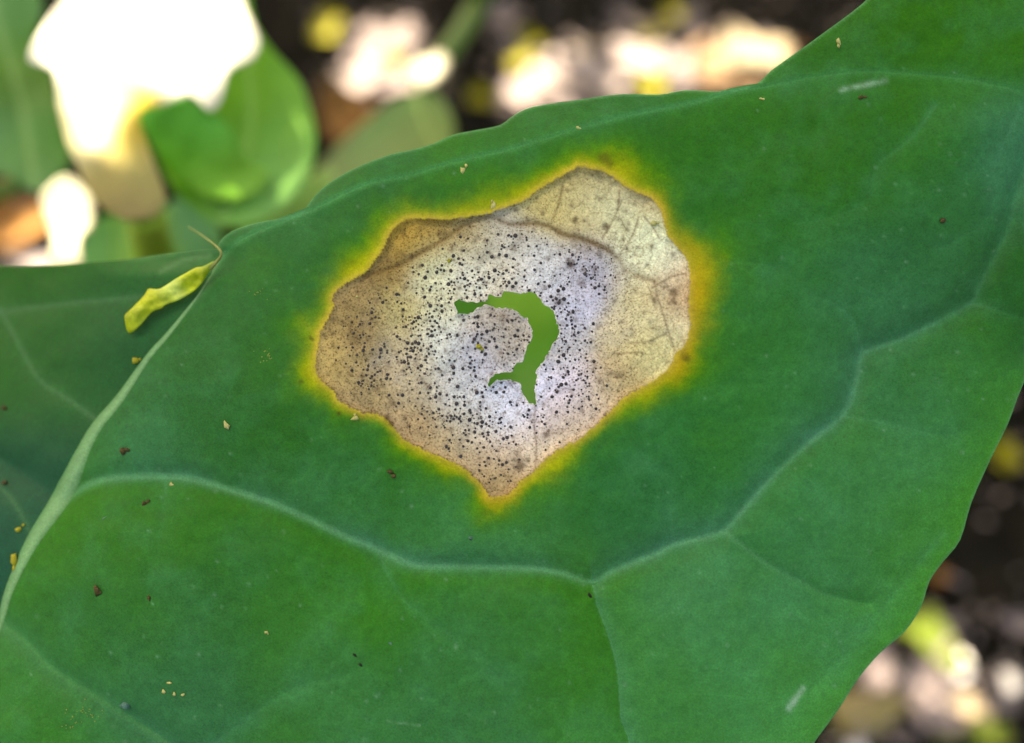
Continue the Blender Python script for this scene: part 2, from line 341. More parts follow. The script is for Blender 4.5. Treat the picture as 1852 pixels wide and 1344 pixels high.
TISSUE = [(740, 430, (168, 142, 76)), (690, 490, (150, 126, 76)), (800, 415, (158, 134, 78)), (650, 560, (150, 128, 82)), (640, 520, (160, 138, 96)), (600, 640, (176, 152, 98)), (590, 670, (186, 160, 104)), (660, 620, (150, 130, 92)),
          (670, 690, (165, 146, 106)), (640, 720, (160, 138, 98)), (720, 560, (176, 164, 120)), (730, 640, (178, 166, 138)), (760, 700, (178, 164, 138)), (740, 770, (172, 150, 116)), (800, 540, (188, 186, 160)), (790, 480, (186, 184, 152)),
          (840, 500, (196, 194, 180)), (800, 620, (190, 190, 178)), (820, 690, (192, 190, 184)), (860, 640, (184, 180, 186)), (890, 590, (172, 162, 150)), (920, 620, (168, 158, 142)), (850, 430, (166, 156, 126)), (930, 430, (178, 172, 160)), (900, 470, (188, 182, 164)),
          (980, 480, (192, 190, 186)), (1050, 470, (172, 168, 168)), (1050, 530, (182, 178, 178)), (1020, 560, (186, 184, 188)), (1090, 500, (166, 160, 152)), (1020, 630, (182, 176, 172)), (1040, 700, (200, 192, 200)), (960, 700, (200, 198, 206)),
          (900, 740, (198, 198, 202)), (940, 770, (200, 196, 200)), (1000, 750, (196, 184, 186)), (1060, 740, (188, 172, 156)), (850, 770, (190, 182, 166)), (900, 820, (180, 162, 140)), (820, 810, (172, 152, 118)), (900, 870, (164, 142, 104)), (960, 810, (196, 178, 150)),
          (1020, 780, (186, 166, 134)), (1050, 320, (176, 158, 108)), (980, 370, (182, 168, 118)), (1060, 360, (190, 184, 142)), (1050, 410, (188, 172, 124)), (1120, 400, (192, 186, 144)), (1160, 400, (196, 196, 156)), (1190, 460, (204, 206, 170)),
          (1150, 460, (200, 196, 156)), (1170, 355, (178, 156, 110)), (1215, 500, (196, 178, 144)), (1235, 540, (178, 150, 108)), (1150, 540, (188, 176, 130)), (1120, 600, (190, 176, 144)), (1170, 600, (194, 184, 136)), (1215, 590, (200, 190, 154)), (1190, 650, (196, 188, 146)),
          (1110, 680, (176, 158, 126)), (1150, 690, (184, 168, 124)), (1090, 720, (186, 166, 134))]
rsF = np.random.RandomState(21)
FLECK = []
_k = 0
while len(FLECK) < 900:
    fx, fy = rsF.uniform(570, 1250), rsF.uniform(300, 900)
    FLECK.append((fx, fy, rsF.uniform(1.8, 5.0), rsF.uniform(.2, .7)))
BLOT = [(1032, 479, 7, .9), (1040, 398, 6.5, .75), (1095, 410, 8, .7), (1112, 432, 4, .5), (1217, 530, 8, .6), (1218, 545, 7, .6), (1050, 513, 8, .6), (1006, 545, 8, .5), (1016, 545, 9, .45), (940, 845, 10, .7), (988, 787, 6, .7), (796, 422, 6, .6),
        (1092, 286, 10, .5), (1104, 296, 8, .45), (640, 608, 16, .35), (1240, 648, 9, .55), (700, 755, 6, .7), (709, 765, 6, .7), (564, 613, 5, .6), (545, 690, 5, .5), (613, 748, 4, .7), (1120, 680, 8, .5), (1105, 676, 6, .5), (1085, 688, 6, .5), (930, 520, 7, .4),
        (912, 575, 12, .35), (890, 560, 10, .3), (1030, 470, 5, .4), (935, 820, 8, .5), (870, 470, 10, .25), (1065, 450, 9, .4), (1085, 458, 8, .5)]

rsP = np.random.RandomState(23)
PRICK = [(rsP.uniform(0, 1852), rsP.uniform(100, 1344), rsP.uniform(1.6, 3.4), rsP.uniform(.12, .45)) for _ in range(420)]
def fields(x, y):
    F = {}
    F['out'] = sdf(x, y, RIGHT_OUT)
    F['dm'], _, F['pm'] = dline(x, y, MID)
    F['dr'], F['sr'], F['pr'] = dline(x, y, RIDGE)
    F['d1'], F['s1'], F['p1'] = dline(x, y, V1)
    F['d1b'], _, F['p1b'] = dline(x, y, V1b)
    F['d1c'], F['s1c'], _ = dline(x, y, V1c)
    F['d2'], F['s2'], _ = dline(x, y, V2)
    fd = np.full(x.shape, 1e6)
    for q in FAINT:
        d, _, pr = dline(x, y, q); fd = np.minimum(fd, d + 14 * pr)
    F['df'] = fd
    near = (x > 430) & (x < 1420) & (y > 180) & (y < 1030)
    for k, poly in (('les', LES), ('halo', HALO)):
        v = np.full(x.shape, 500.0); v[near] = sdf(x[near], y[near], poly); F[k] = v
    return F
def depth_right(x, y, F):
    roll = np.clip(np.interp(x, RIDGE[:, 0], RIDGE[:, 1]) - y, 0, None)
    fade = 1 - sstep(1330, 1470, x)
    D = 0.0898 + 0.0 * x
    D = D + PXK * 0.09 * 0.85 * (np.sqrt(roll ** 2 + 100) - 10) * fade
    D = D - 0.00030 * np.exp(-(F['dr'] / 13) ** 2)
    D = D + 0.0042 * np.exp(-F['dm'] / 130)
    dv = np.minimum.reduce([F['d1'], F['d1b'] + 15, F['d1c'] + 28, F['d2'], F['dr'] + 15])
    D = D - 0.0013 * (1 - np.exp(-dv / 95)) + 0.0005 * np.exp(-(dv / 22) ** 2)
    D = D - 0.0005 * (1 - np.exp(-F['df'] / 50))
    D = D + 0.0012 * np.exp(np.minimum(F['out'], 0) / 55)
    D = D + 0.0011 * fbm(x, y, 330, 2, 40) + 0.00028 * fbm(x, y, 90, 3, 43) + 0.00006 * fbm(x, y, 26, 2, 45)
    li = sstep(4, -14, F['les'])
    D = D + li * (0.00035 + 0.00016 * fbm(x, y, 34, 3, 47) + 0.0004 * fbm(x, y, 150, 2, 49)) - 0.00012 * np.exp(-(F['les'] / 6) ** 2)
    if 'crease' in F: D = D + 0.00012 * np.exp(-(F['crease'] / 6) ** 2)
    if 'hole' in F: D = D - .00032 * np.exp(-np.clip(F['hole'], 0, None) / 7) * np.clip(.6 + 1.3 * fbm(x, y, 36, 2, 107), -.5, 1.6)
    return D
def crease_field(x, y, F):
    v = np.full(x.shape, 500.0); n = F['les'] < 4
    if n.any():
        v[n] = dline(x[n], y[n], CREASE)[0]
    F['crease'] = v
    h_ = np.full(x.shape, 500.0); q_ = (x > 790) & (x < 1040) & (y > 490) & (y < 760)
    if q_.any(): h_[q_] = sdf(x[q_], y[q_], HOLE)
    F['hole'] = h_
    c = np.full(x.shape, 500.0)
    if n.any():
        for q in CRACKS: c[n] = np.minimum(c[n], dline(x[n], y[n], q)[0])
    F['crack'] = c
LIVE = np.array([.78, 1.19, 1.16])
def color_right(x, y, F):
    g = shepard(x, y, GREEN, 70)
    m = fbm(x, y, 120, 4, 60); m2 = fbm(x, y, 42, 3, 64)
    g = mix(g, alb(72, 136, 94), np.clip(0.30 * (m + .1) + .18 * m2, 0, .5)); g = mix(g, alb(56, 126, 16), np.clip(-0.42 * (m + .12) - .15 * m2, 0, .55))
    g = g * (1 + 0.06 * m2)[..., None]
    # bloom beside the big vein (waxy, mostly on its upper side) and pale veins
    up = (F['s1'] < 0)
    bl = np.where(up, np.exp(-F['d1'] / 30), np.exp(-F['d1'] / 9)) * sstep(1.0, .70, F['p1']) * (0.55 + 0.45 * fbm(x, y, 60, 3, 70)) * sstep(0.0, .12, F['p1'])
    g = mix(g, alb(92, 146, 122), np.clip(.8 * bl, 0, .85))
    g = mix(g, alb(46, 118, 14), np.where(up, 0, .5 * np.exp(-((F['d1'] - 26) / 18) ** 2) * sstep(.62, .45, F['p1'])))
    w1 = 7.0 - 2.6 * F['p1']
    g = mix(g, alb(112, 164, 112), (.60 - .34 * sstep(.45, .75, F['p1'])) * np.exp(-(F['d1'] / w1) ** 2) * sstep(1.05, .75, F['p1']))
    g = mix(g, alb(104, 158, 112), .42 * np.exp(-(F['d1b'] / 6) ** 2) * (1 - F['p1b']))
    g = mix(g, alb(46, 116, 18), np.where(F['s1c'] > 0, .6 * np.exp(-F['d1c'] / 30), 0)); g = mix(g, alb(82, 140, 100), np.where(F['s1c'] <= 0, .55 * np.exp(-F['d1c'] / 22), 0))  # fold shading put into colour: darker left side, lighter right side
    g = mix(g, alb(112, 160, 110), .08 * np.exp(-(F['d1c'] / 3.5) ** 2))
    g = mix(g, alb(78, 136, 104), .45 * np.exp(-F['d2'] / 22)); g = mix(g, alb(92, 150, 70), .35 * np.exp(-(F['d2'] / 6) ** 2))
    g = mix(g, alb(82, 146, 108), .30 * np.exp(-F['df'] / 20) * (.6 + .4 * m2)); g = mix(g, alb(94, 154, 112), .22 * np.exp(-(F['df'] / 5) ** 2))
    g = mix(g, alb(92, 160, 96), (.62 - .38 * sstep(1250, 1500, x)) * np.exp(-(F['dr'] / 5.5) ** 2)); g = mix(g, alb(66, 136, 76), .4 * np.exp(-F['dr'] / 16))
    g = mix(g, alb(74, 148, 36), .55 * np.exp(np.minimum(F['out'], 0) / 26) * sstep(1300, 1500, x) * sstep(600, 760, y))
    g = mix(g, alb(120, 176, 120), .5 * np.exp(-(F['out'] / 3.0) ** 2))
    # fine faint venation and pinprick wax specks
    g = g * LIVE
    for fx, fy, rr_, a in PRICK:
        q = (np.abs(x - fx) < 3 * rr_) & (np.abs(y - fy) < 3 * rr_)
        if q.any(): g[q] = mix(g[q], alb(130, 186, 150), a * np.exp(-(((x[q] - fx) ** 2 + (y[q] - fy) ** 2) / rr_ ** 2)))
    # yellow halo
    s = np.clip(F['les'], 0, None); ho = F['halo'] - 7 * np.clip(s / 15, 0, 1) + np.clip(s / 12, 0, 1) * (9 * fbm(x, y, 40, 3, 86) + 7 * fbm(x, y, 14, 2, 88))
    t = np.where(ho < 0, s / (s + np.clip(-ho, 0, None) + 1e-6), 1 + np.clip(ho, 0, None) / 22)
    vary = .5 + .8 * fbm(x, y, 48, 4, 80); patch = np.clip(.78 + 1.5 * fbm(x, y, 95, 3, 84), .12, 1.15)
    nearby = (F['les'] > 0) & (F['les'] < 260)
    g = mix(g, alb(66, 148, 14), np.where(nearby, np.clip(.85 * np.exp(-(t / 2.1) ** 2) * patch, 0, .9), 0))
    rt = sstep(1150, 1260, x) * sstep(800, 700, y) ; bt = sstep(860, 900, y)
    yel = mix(np.broadcast_to(alb(184, 188, 30) * 1.2, x.shape + (3,)), alb(220, 168, 34) * 1.15, np.maximum(.85 * rt, .5 * bt) * (.6 + .6 * vary))
    tv = np.clip(t + .35 * (vary - .5), 0, None)
    g = mix(g, alb(112, 164, 16), np.where(nearby, np.clip(.9 * np.exp(-(tv / .92) ** 2) * (.5 + .5 * patch), 0, .95), 0))
    yw = np.clip(np.exp(-(tv / .50) ** 2) * (.35 + .65 * patch) * (.8 + .35 * vary), 0, .95)
    g = np.where(nearby[..., None], mix(g, yel, yw), g)
    ins2 = (F['les'] > 0) & (F['les'] < 20)
    edge = np.exp(-(s / 9) ** 2) * (.55 + .5 * vary)
    g = np.where(ins2[..., None], mix(g, alb(212, 186, 74) * 1.1, np.clip(edge * .8, 0, .7)), g)
    # dead tissue
    les = F['les'] < 0
    if les.any():
        xs, ys = x[les], y[les]; dd = -F['les'][les]
        c = shepard(xs, ys, TISSUE, 30) ** 1.38 * np.array([2.82, 3.18, 3.50])
        ur = sstep(1000, 1090, xs) * sstep(640, 560, ys); lf = sstep(740, 660, xs)
        c = c * (1 + ur[:, None] * np.array([.0, .02, .22]) + lf[:, None] * np.array([-.10, -.03, .16]))
        mm = fbm(xs, ys, 26, 4, 90); m3 = fbm(xs, ys, 9, 2, 95)
        c = c * (1 + .20 * mm + .13 * m3)[..., None]
        c = mix(c, alb(152, 128, 90), np.clip(.5 * mm - .05, 0, .4))
        c = mix(c, alb(200, 204, 206), np.clip(-.42 * fbm(xs, ys, 44, 3, 98) - .02, 0, .4) * sstep(30, 90, dd) * sstep(330, 200, np.hypot(xs - 880, ys - 620)))
        c = mix(c, alb(150, 108, 50), .42 * np.exp(-dd / 6) * (.7 + .5 * fbm(xs, ys, 40, 2, 101)))
        low = sstep(680, 720, ys) + .35
        c = mix(c, alb(104, 74, 36), np.clip(.75 * np.exp(-(dd / 2.6) ** 2) * np.clip(low, 0, 1) * (.6 + .6 * fbm(xs, ys, 30, 2, 103)), 0, .8))
        cr = F['crease'][les]
        cn = np.clip(.75 + .9 * fbm(xs, ys, 60, 3, 105), .1, 1.2); c = mix(c, alb(124, 98, 52), np.clip(cn * (.62 * np.exp(-(cr / 5) ** 2) + .26 * np.exp(-cr / 15)), 0, .8))
        c = mix(c, alb(120, 88, 56), .55 * np.exp(-(F['crack'][les] / 2.2) ** 2))
        c = mix(c, alb(222, 220, 214) * 1.3, .55 * np.exp(-(F['hole'][les] / 4) ** 2))
        for fx, fy, r, a in FLECK:
            q = (np.abs(xs - fx) < 3 * r) & (np.abs(ys - fy) < 3 * r)
            if q.any(): c[q] = mix(c[q], alb(96, 74, 54), a * np.exp(-(((xs[q] - fx) ** 2 + (ys[q] - fy) ** 2) / r ** 2)))
        g[les] = c
    for fx, fy, r, a in BLOT:
        q = (np.abs(x - fx) < 3 * r) & (np.abs(y - fy) < 3 * r)
        if q.any():
            wob = 1 + .5 * fbm(x[q], y[q], 7, 2, 110)
            g[q] = mix(g[q], alb(84, 56, 30), a * np.exp(-((((x[q] - fx) ** 2 + (y[q] - fy) ** 2) / (r * wob) ** 2) ** 1.5)))
    # silvery scratches on the wax
    for (ax, ay), (bx, by), wd, a in (((1548, 158), (1600, 146), 5, .7), ((1522, 163), (1541, 158), 4.5, .7), ((1428, 1280), (1452, 1245), 5, .8), ((1426, 1283), (1436, 1268), 5, .6), ((700, 1305), (760, 1312), 1.5, .3)):
        q = (x > min(ax, bx) - 20) & (x < max(ax, bx) + 20) & (y > min(ay, by) - 20) & (y < max(ay, by) + 20)
        if q.any():
            d, _, _ = dline(x[q], y[q], np.array([(ax, ay), (bx, by)], float))
            g[q] = mix(g[q], alb(168, 214, 186), a * np.exp(-(d / wd) ** 2) * (.7 + .5 * fbm(x[q], y[q], 8, 2, 120)))
    return np.clip(g, 0.002, .9)
def masks_right(x, y, F):
    les = F['les'] < 0; mk = np.zeros(x.shape + (3,))
    netw = sstep(930, 1060, x) * sstep(560, 440, y) * .9 + sstep(1080, 1160, x) * .9
    mk[..., 0] = np.where(les, np.clip(netw, .12, 1), 0)
    mk[..., 1] = np.where(les, np.clip(.95 - sstep(930, 1060, x) * sstep(470, 400, y) * .8 - sstep(1130, 1180, x) * .6, .1, 1), 0)
    return mk

# ---------------------------------------------------------------- generic cut sheet: a grid in view coordinates trimmed to an outline
def cut_grid(xs, ys, domain):
    X, Y = np.meshgrid(xs, ys, indexing='ij'); nx, ny = X.shape
    cx = (X[:-1, :-1] + X[1:, 1:]) / 2; cy = (Y[:-1, :-1] + Y[1:, 1:]) / 2
    keep = domain(cx.ravel(), cy.ravel()).reshape(cx.shape) < 0
    return X, Y, keep, cx, cy
def snap(X, Y, cellA, cellB, fn, iters=2):
    """move grid vertices shared by cells of A and B onto the zero line of fn"""
    def touch(c):
        v = np.zeros((c.shape[0] + 1, c.shape[1] + 1), bool)
        v[:-1, :-1] |= c; v[1:, :-1] |= c; v[:-1, 1:] |= c; v[1:, 1:] |= c; return v
    mv = touch(cellA) & touch(cellB)
    x, y = X[mv].copy(), Y[mv].copy()
    for _ in range(iters):
        f = fn(x, y); e = .25
        gx = (fn(x + e, y) - fn(x - e, y)) / (2 * e); gy = (fn(x, y + e) - fn(x, y - e)) / (2 * e); gg = np.maximum(gx ** 2 + gy ** 2, .25)
        x = x - np.clip(f * gx / gg, -4, 4); y = y - np.clip(f * gy / gg, -4, 4)
    X[mv] = x; Y[mv] = y
def sheet_arrays(X, Y, keep, dfun, thick, rimcells=None):
    """top + underside + rim of the kept cells; rim only where a kept cell borders none of rimcells"""
    nx, ny = X.shape; idx = np.arange(nx * ny).reshape(nx, ny)
    a, b, c, d = idx[:-1, :-1][keep], idx[1:, :-1][keep], idx[1:, 1:][keep], idx[:-1, 1:][keep]
    used = np.unique(np.concatenate([a, b, c, d])); rem = np.full(nx * ny, -1); rem[used] = np.arange(len(used))
    x = X.ravel()[used]; y = Y.ravel()[used]; D = dfun(x, y, used)
    top = P(x, y, D); bot = P(x, y, D + thick); n = len(used)
    ft = np.stack([rem[a], rem[d], rem[c], rem[b]], 1); fb = ft[:, ::-1] + n
    al = keep if rimcells is None else rimcells
    pad = np.zeros((nx + 1, ny + 1), bool); pad[1:-1, 1:-1] = al
    rims = []
    I, J = np.nonzero(keep)
    for di, dj, va, vb in ((-1, 0, (0, 0), (0, 1)), (1, 0, (1, 1), (1, 0)), (0, -1, (1, 0), (0, 0)), (0, 1, (0, 1), (1, 1))):
        o = ~pad[I + 1 + di, J + 1 + dj]
        p = rem[idx[I[o] + va[0], J[o] + va[1]]]; q = rem[idx[I[o] + vb[0], J[o] + vb[1]]]
        rims.append(np.stack([q, p, p + n, q + n], 1))
    return x, y, D, np.vstack([top, bot]), np.vstack([ft, fb] + rims), used, n
def sheet(name, outline, dfun, cfun, mat, parent, step=7, thick=.0004):
    mn, mxx = outline.min(0) - step, outline.max(0) + step
    xs = np.arange(mn[0], mxx[0] + step, step); ys = np.arange(mn[1], mxx[1] + step, step)
    fn = lambda x, y: sdf(x, y, outline)
    X, Y, keep, _, _ = cut_grid(xs, ys, fn); snap(X, Y, keep, ~keep, fn)
    x, y, D, co, fc, used, n = sheet_arrays(X, Y, keep, lambda x, y, u: dfun(x, y), thick)
    cols = np.tile(cfun(x, y), (2, 1))
    return mesh_obj(name, co, fc, mat, parent, cols)

# ---------------------------------------------------------------- ground
def nonuniform(c0, c1, step, far):
    mid = np.arange(c0, c1 + 1e-9, step); out = []; s = step * 2; v = c1
    while v < far: v += s; out.append(v); s *= 1.5
    lo = []; s = step * 2; v = c0
    while v > -far: v -= s; lo.append(v); s *= 1.5
    return np.concatenate([lo[::-1], mid, out])
gx = nonuniform(-.55, .55, .004, 25); gy = nonuniform(-.15, .85, .004, 25)
GX, GY = np.meshgrid(gx, gy, indexing='ij')
def ground_z(x, y):
    f = np.exp(-(np.maximum(np.hypot(x, y - .3) - .8, 0) / 1.0) ** 2)
    return -0.006 + (.007 * fbm(x, y, .05, 3, 130) + .0035 * fbm(x, y, .012, 3, 134)) * f + .05 * (1 - f) * fbm(x, y, 1.7, 3, 137)
GZ = ground_z(GX, GY); idx = np.arange(GX.size).reshape(GX.shape)
gf = np.stack([idx[:-1, :-1], idx[1:, :-1], idx[1:, 1:], idx[:-1, 1:]], -1).reshape(-1, 4)
go = mesh_obj('ground', np.stack([GX, GY, GZ], -1).reshape(-1, 3), gf, M_SOIL); tag(go, kind='structure', label='dark soil under the plants', cat='ground')
# loose soil crumbs
rs = np.random.RandomState(5)
ICO = np.array([(0, 0, 1), (.894, 0, .447), (.276, .851, .447), (-.724, .526, .447), (-.724, -.526, .447), (.276, -.851, .447), (.724, .526, -.447), (-.276, .851, -.447), (-.894, 0, -.447), (-.276, -.851, -.447), (.724, -.526, -.447), (0, 0, -1)])
ICF = np.array([(0, 1, 2), (0, 2, 3), (0, 3, 4), (0, 4, 5), (0, 5, 1), (1, 6, 2), (2, 7, 3), (3, 8, 4), (4, 9, 5), (5, 10, 1), (6, 7, 2), (7, 8, 3), (8, 9, 4), (9, 10, 5), (10, 6, 1), (11, 7, 6), (11, 8, 7), (11, 9, 8), (11, 10, 9), (11, 6, 10)])
cv, cf = [], []
for i in range(3000):
    x, y = rs.uniform(-.5, .5), rs.uniform(-.1, .75); r = .0012 * math.exp(rs.normal(0.4, .55))
    v = ICO * r * rs.uniform(.6, 1.3, 3) * (1 + rs.normal(0, .14, (12, 1))); cv.append(v + (x, y, ground_z(np.array(x), np.array(y)) + r * .35)); cf.append(ICF + 12 * i)
tag(mesh_obj('soil_crumbs', np.vstack(cv), np.vstack(cf), M_SOIL, smooth=False), kind='stuff', label='loose dark soil crumbs scattered over the ground', cat='soil')

# ---------------------------------------------------------------- the diseased leaf
LEAF_LOC = P(-60, 1240, .097)
leaf = thing('cabbage_leaf', LEAF_LOC, 'large green leaf with a tan dead spot, yellow halo and ragged central hole', 'leaf')
def axis(lo, hi, a, b, fine, coarse):
    return np.concatenate([np.arange(lo, a, coarse), np.arange(a, b, fine), np.arange(b, hi + coarse, coarse)])
xs = axis(-140, 2010, 530, 1322, 2.0, 4.0); ys = axis(-160, 1570, 268, 940, 2.0, 4.0)
HB = (800, 1030, 500, 750)
def dom(x, y):
    o = sdf(x, y, RIGHT_OUT); q = (x > HB[0]) & (x < HB[1]) & (y > HB[2]) & (y < HB[3])
    if q.any(): o[q] = np.maximum(o[q], -sdf(x[q], y[q], HOLE))
    return o
def lesd(x, y):
    v = np.full(x.shape, 500.0); q = (x > 540) & (x < 1280) & (y > 270) & (y < 930); v[q] = sdf(x[q], y[q], LES); return v
X, Y, keep, cx, cy = cut_grid(xs, ys, dom)
inles = (lesd(cx.ravel(), cy.ravel()).reshape(cx.shape) < 0)
snap(X, Y, keep, ~keep, dom); snap(X, Y, keep & inles, keep & ~inles, lesd)
cache = {}
def full_depth(x, y):
    F = fields(x, y); crease_field(x, y, F); return depth_right(x, y, F), F
allx, ally = X.ravel(), Y.ravel()
vk = np.zeros(X.shape, bool)
vk[:-1, :-1] |= keep; vk[1:, :-1] |= keep; vk[:-1, 1:] |= keep; vk[1:, 1:] |= keep
vi = np.nonzero(vk.ravel())[0]
Dv, Fv = full_depth(allx[vi], ally[vi])
Dall = np.zeros(allx.size); Dall[vi] = Dv
# colours near the seam are evaluated with a tiny bias so each side keeps its own tissue colour
Call = np.zeros((allx.size, 3)); Mall = np.zeros((allx.size, 3))
Call[vi] = color_right(allx[vi], ally[vi], Fv); Mall[vi] = masks_right(allx[vi], ally[vi], Fv)
x, y, D, co, fc, used, n = sheet_arrays(X, Y, keep & ~inles, lambda x, y, u: Dall[u], .00032, keep)
mesh_obj('blade', co, fc, M_LEAF, leaf, np.tile(Call[used], (2, 1)))
x, y, D, co, fc, used, n = sheet_arrays(X, Y, keep & inles, lambda x, y, u: Dall[u], .00022, keep)
lesion = mesh_obj('dead_spot', co, fc, M_LESION, leaf, np.tile(Call[used], (2, 1)), np.tile(Mall[used], (2, 1)))
tag(lesion, 'papery tan and grey dead patch peppered with black dots')

# left half of the blade, folding away beyond the midrib
MIDL = MID.copy()
LEFT_OUT = np.vstack([MIDL + np.array([7, 3]), catmull([(-140, 1300), (-220, 1000), (-220, 700), (-140, 500), (-60, 480), (0, 480), (62, 481), (116, 478), (174, 474), (225, 470), (271, 463), (333, 455), (378, 450), (400, 452)], 3)])
LV = [catmull(p, 3) for p in ([(330, 530), (240, 538), (155, 546), (77, 554), (0, 564), (-80, 580)], [(175, 760), (116, 717), (70, 686), (31, 616), (0, 560)], [(60, 975), (20, 900), (-40, 850)])]
MID_D = full_depth(MID[:, 0], MID[:, 1])[0]
def depth_left(x, y):
    d, _, pm = dline(x, y, MIDL)
    D = np.interp(pm, np.linspace(0, 1, len(MID)), MID_D) + .00005 + PXK * .09 * (.50 * d + .0010 * d ** 2 * .6) * (1 - .0)
    vd = np.full(x.shape, 1e6)
    for q in LV: vd = np.minimum(vd, dline(x, y, q)[0])
    D = D + (1 - np.exp(-d / 45)) * (-.0008 * (1 - np.exp(-vd / 60)) + .0007 * fbm(x, y, 120, 3, 150))
    fold = (x - 0) * -.12 + 512
    return D + .0022 * sstep(0, 1, (500 - y) / 40) * sstep(160, 300, x)
def color_left(x, y):
    g = shepard(x, y, [(60, 510, (36, 104, 22)), (250, 480, (46, 112, 40)), (330, 470, (50, 112, 60)), (200, 600, (30, 92, 46)), (100, 680, (30, 92, 42)), (280, 600, (28, 88, 50)), (50, 850, (28, 84, 56)), (20, 950, (28, 86, 62)), (20, 650, (44, 108, 30)), (60, 600, (32, 96, 40))], 70)  # darker greens carry the shade of this half tilting away
    g = g * LIVE * (1 + .10 * fbm(x, y, 60, 4, 155))[..., None]
    for q, w in zip(LV, (.45, .4, .3)):
        d, _, pr = dline(x, y, q); g = mix(g, alb(88, 146, 100), w * np.exp(-(d / 4.5) ** 2)); g = mix(g, alb(64, 128, 74), .3 * np.exp(-d / 14))
    d, _, _ = dline(x, y, catmull([(290, 492), (333, 470), (380, 462)], 3)); g = mix(g, alb(110, 160, 110), .5 * np.exp(-(d / 4) ** 2))
    o = sdf(x, y, LEFT_OUT); return mix(g, alb(96, 160, 100), .55 * np.exp(-(o / 5) ** 2) * sstep(200, 260, x))
sheet('blade', LEFT_OUT, depth_left, color_left, M_LEAF, leaf, step=5, thick=.00035)

# midrib and lateral veins: raised, half-sunk ribs
def rib(name, line, width, bulge, cfun, dfun, mat, parent, sink=.00002, ncross=9, prof=1.6):
    line = np.asarray(line, float)
    t = np.gradient(line, axis=0); t /= np.linalg.norm(t, axis=1)[:, None]; nr = np.stack([-t[:, 1], t[:, 0]], 1)
    s = np.linspace(-1, 1, ncross); w = np.asarray(width)[:, None]
    xx = (line[:, 0:1] + nr[:, 0:1] * s * w).ravel(); yy = (line[:, 1:2] + nr[:, 1:2] * s * w).ravel()
    ss = np.tile(s, len(line)); D = dfun(xx, yy, line, ncross)
    D = D + sink - (bulge * np.repeat(np.asarray(width), ncross) * PXK * .09) * (np.clip(1 - ss ** 2, 0, 1) ** prof)
    top = P(xx, yy, D); idx = np.arange(len(xx)).reshape(len(line), ncross)
    fc = np.stack([idx[:-1, :-1], idx[:-1, 1:], idx[1:, 1:], idx[1:, :-1]], -1).reshape(-1, 4)
    return mesh_obj(name, top, fc, mat, parent, cfun(xx, yy, ss))
mw = np.interp(np.linspace(0, 1, len(MID)), np.array([0, 1, 2, 3, 4, 5, 6, 7, 8, 9, 10, 11, 12, 13, 14, 15, 16, 17]) / 17.0, [1, 1, 1.5, 2.2, 4.5, 5.5, 8.5, 10, 12, 18.5, 16, 13, 10, 8, 7, 10, 16, 18])
def mid_depth(xx, yy, line, k):
    _, side, _ = dline(xx, yy, MID); return np.where(side < 0, full_depth(xx, yy)[0], depth_left(xx, yy))
def mid_color(xx, yy, ss):
    c = np.broadcast_to(alb(112, 168, 112), xx.shape + (3,)).copy()
    c = mix(c, alb(128, 184, 130), np.clip(1 - np.abs(ss + .1) * 1.6, 0, 1) * .7); c = mix(c, alb(62, 128, 70), np.clip(np.abs(ss) - .62, 0, .4) * 2)
    return c * 1.15 * (1 + .06 * fbm(xx, yy, 30, 3, 160))[..., None]
rib('midrib', MID, mw, .45, mid_color, mid_depth, M_LEAF, leaf, sink=-.00002)
def vein_depth(xx, yy, line, k): return full_depth(xx, yy)[0]
def vein_color(xx, yy, ss):
    F = fields(xx, yy); crease_field(xx, yy, F); return color_right(xx, yy, F)
for line, w0, w1, b in ((V1[:-6], 10, 4, .15), (V1b, 6, 3, .08), (RIDGE[3:], 8, 6, .12), (V2, 9, 6, .10)):
    rib('lateral_vein', line, np.linspace(w0, w1, len(line)), b, vein_color, vein_depth, M_LEAF, leaf)
pt = np.array([P(-100, 1300, .0965), P(-190, 1440, .108), P(-300, 1620, .14), P(-430, 1800, .19)]); pt = np.vstack([pt, [[pt[-1][0] - .01, pt[-1][1] + .01, -.01]]])
mesh_obj('petiole', *tube(catmull(pt, 4), np.linspace(.0012, .004, 17), 10), M_STALK, leaf)

# black fruiting bodies: real bumps, far too small to pick apart singly
rs = np.random.RandomState(77)
pts = []; tries = 0
cand = np.stack([rs.uniform(575, 1230, 29995), rs.uniform(390, 895, 29995)], 1)
cand[::7] = cand[1::7][:len(cand[::7])] + rs.normal(0, 6, cand[::7].shape)               # some in tight clusters
sd_d = sdf(cand[:, 0], cand[:, 1], DISC); sd_h = sdf(cand[:, 0], cand[:, 1], HOLE); sd_l = sdf(cand[:, 0], cand[:, 1], LES)
rr = np.hypot((cand[:, 0] - 890) / 1.1, cand[:, 1] - 635)
ring = .55 + .45 * np.sin(rr / 17.0 + 1.2 * fbm(cand[:, 0], cand[:, 1], 90, 2, 170))
dens = np.clip(-sd_d / 45, 0, 1) * (.16 + .84 * ring) * np.clip(.7 + .7 * fbm(cand[:, 0], cand[:, 1], 70, 2, 171), .2, 1)
dens *= 1 - .55 * sstep(1050, 1130, cand[:, 0]) * sstep(560, 620, cand[:, 1])
grid = {}
for i in range(len(cand)):
    if len(pts) >= 980: break
    if sd_h[i] < 1.2 or sd_l[i] > -8 or rs.rand() > dens[i] * .35: continue
    x0, y0 = cand[i]; r = np.clip(rs.lognormal(math.log(2.2), .30), 1.3, 3.7) * (1.0 if rr[i] < 215 else .78)
    if any((x0 - a) ** 2 + (y0 - b) ** 2 < ((r + c) * .9) ** 2 for a, b, c in pts): continue
    pts.append((x0, y0, r))
pa = np.array(pts); Ds, _ = full_depth(pa[:, 0], pa[:, 1])
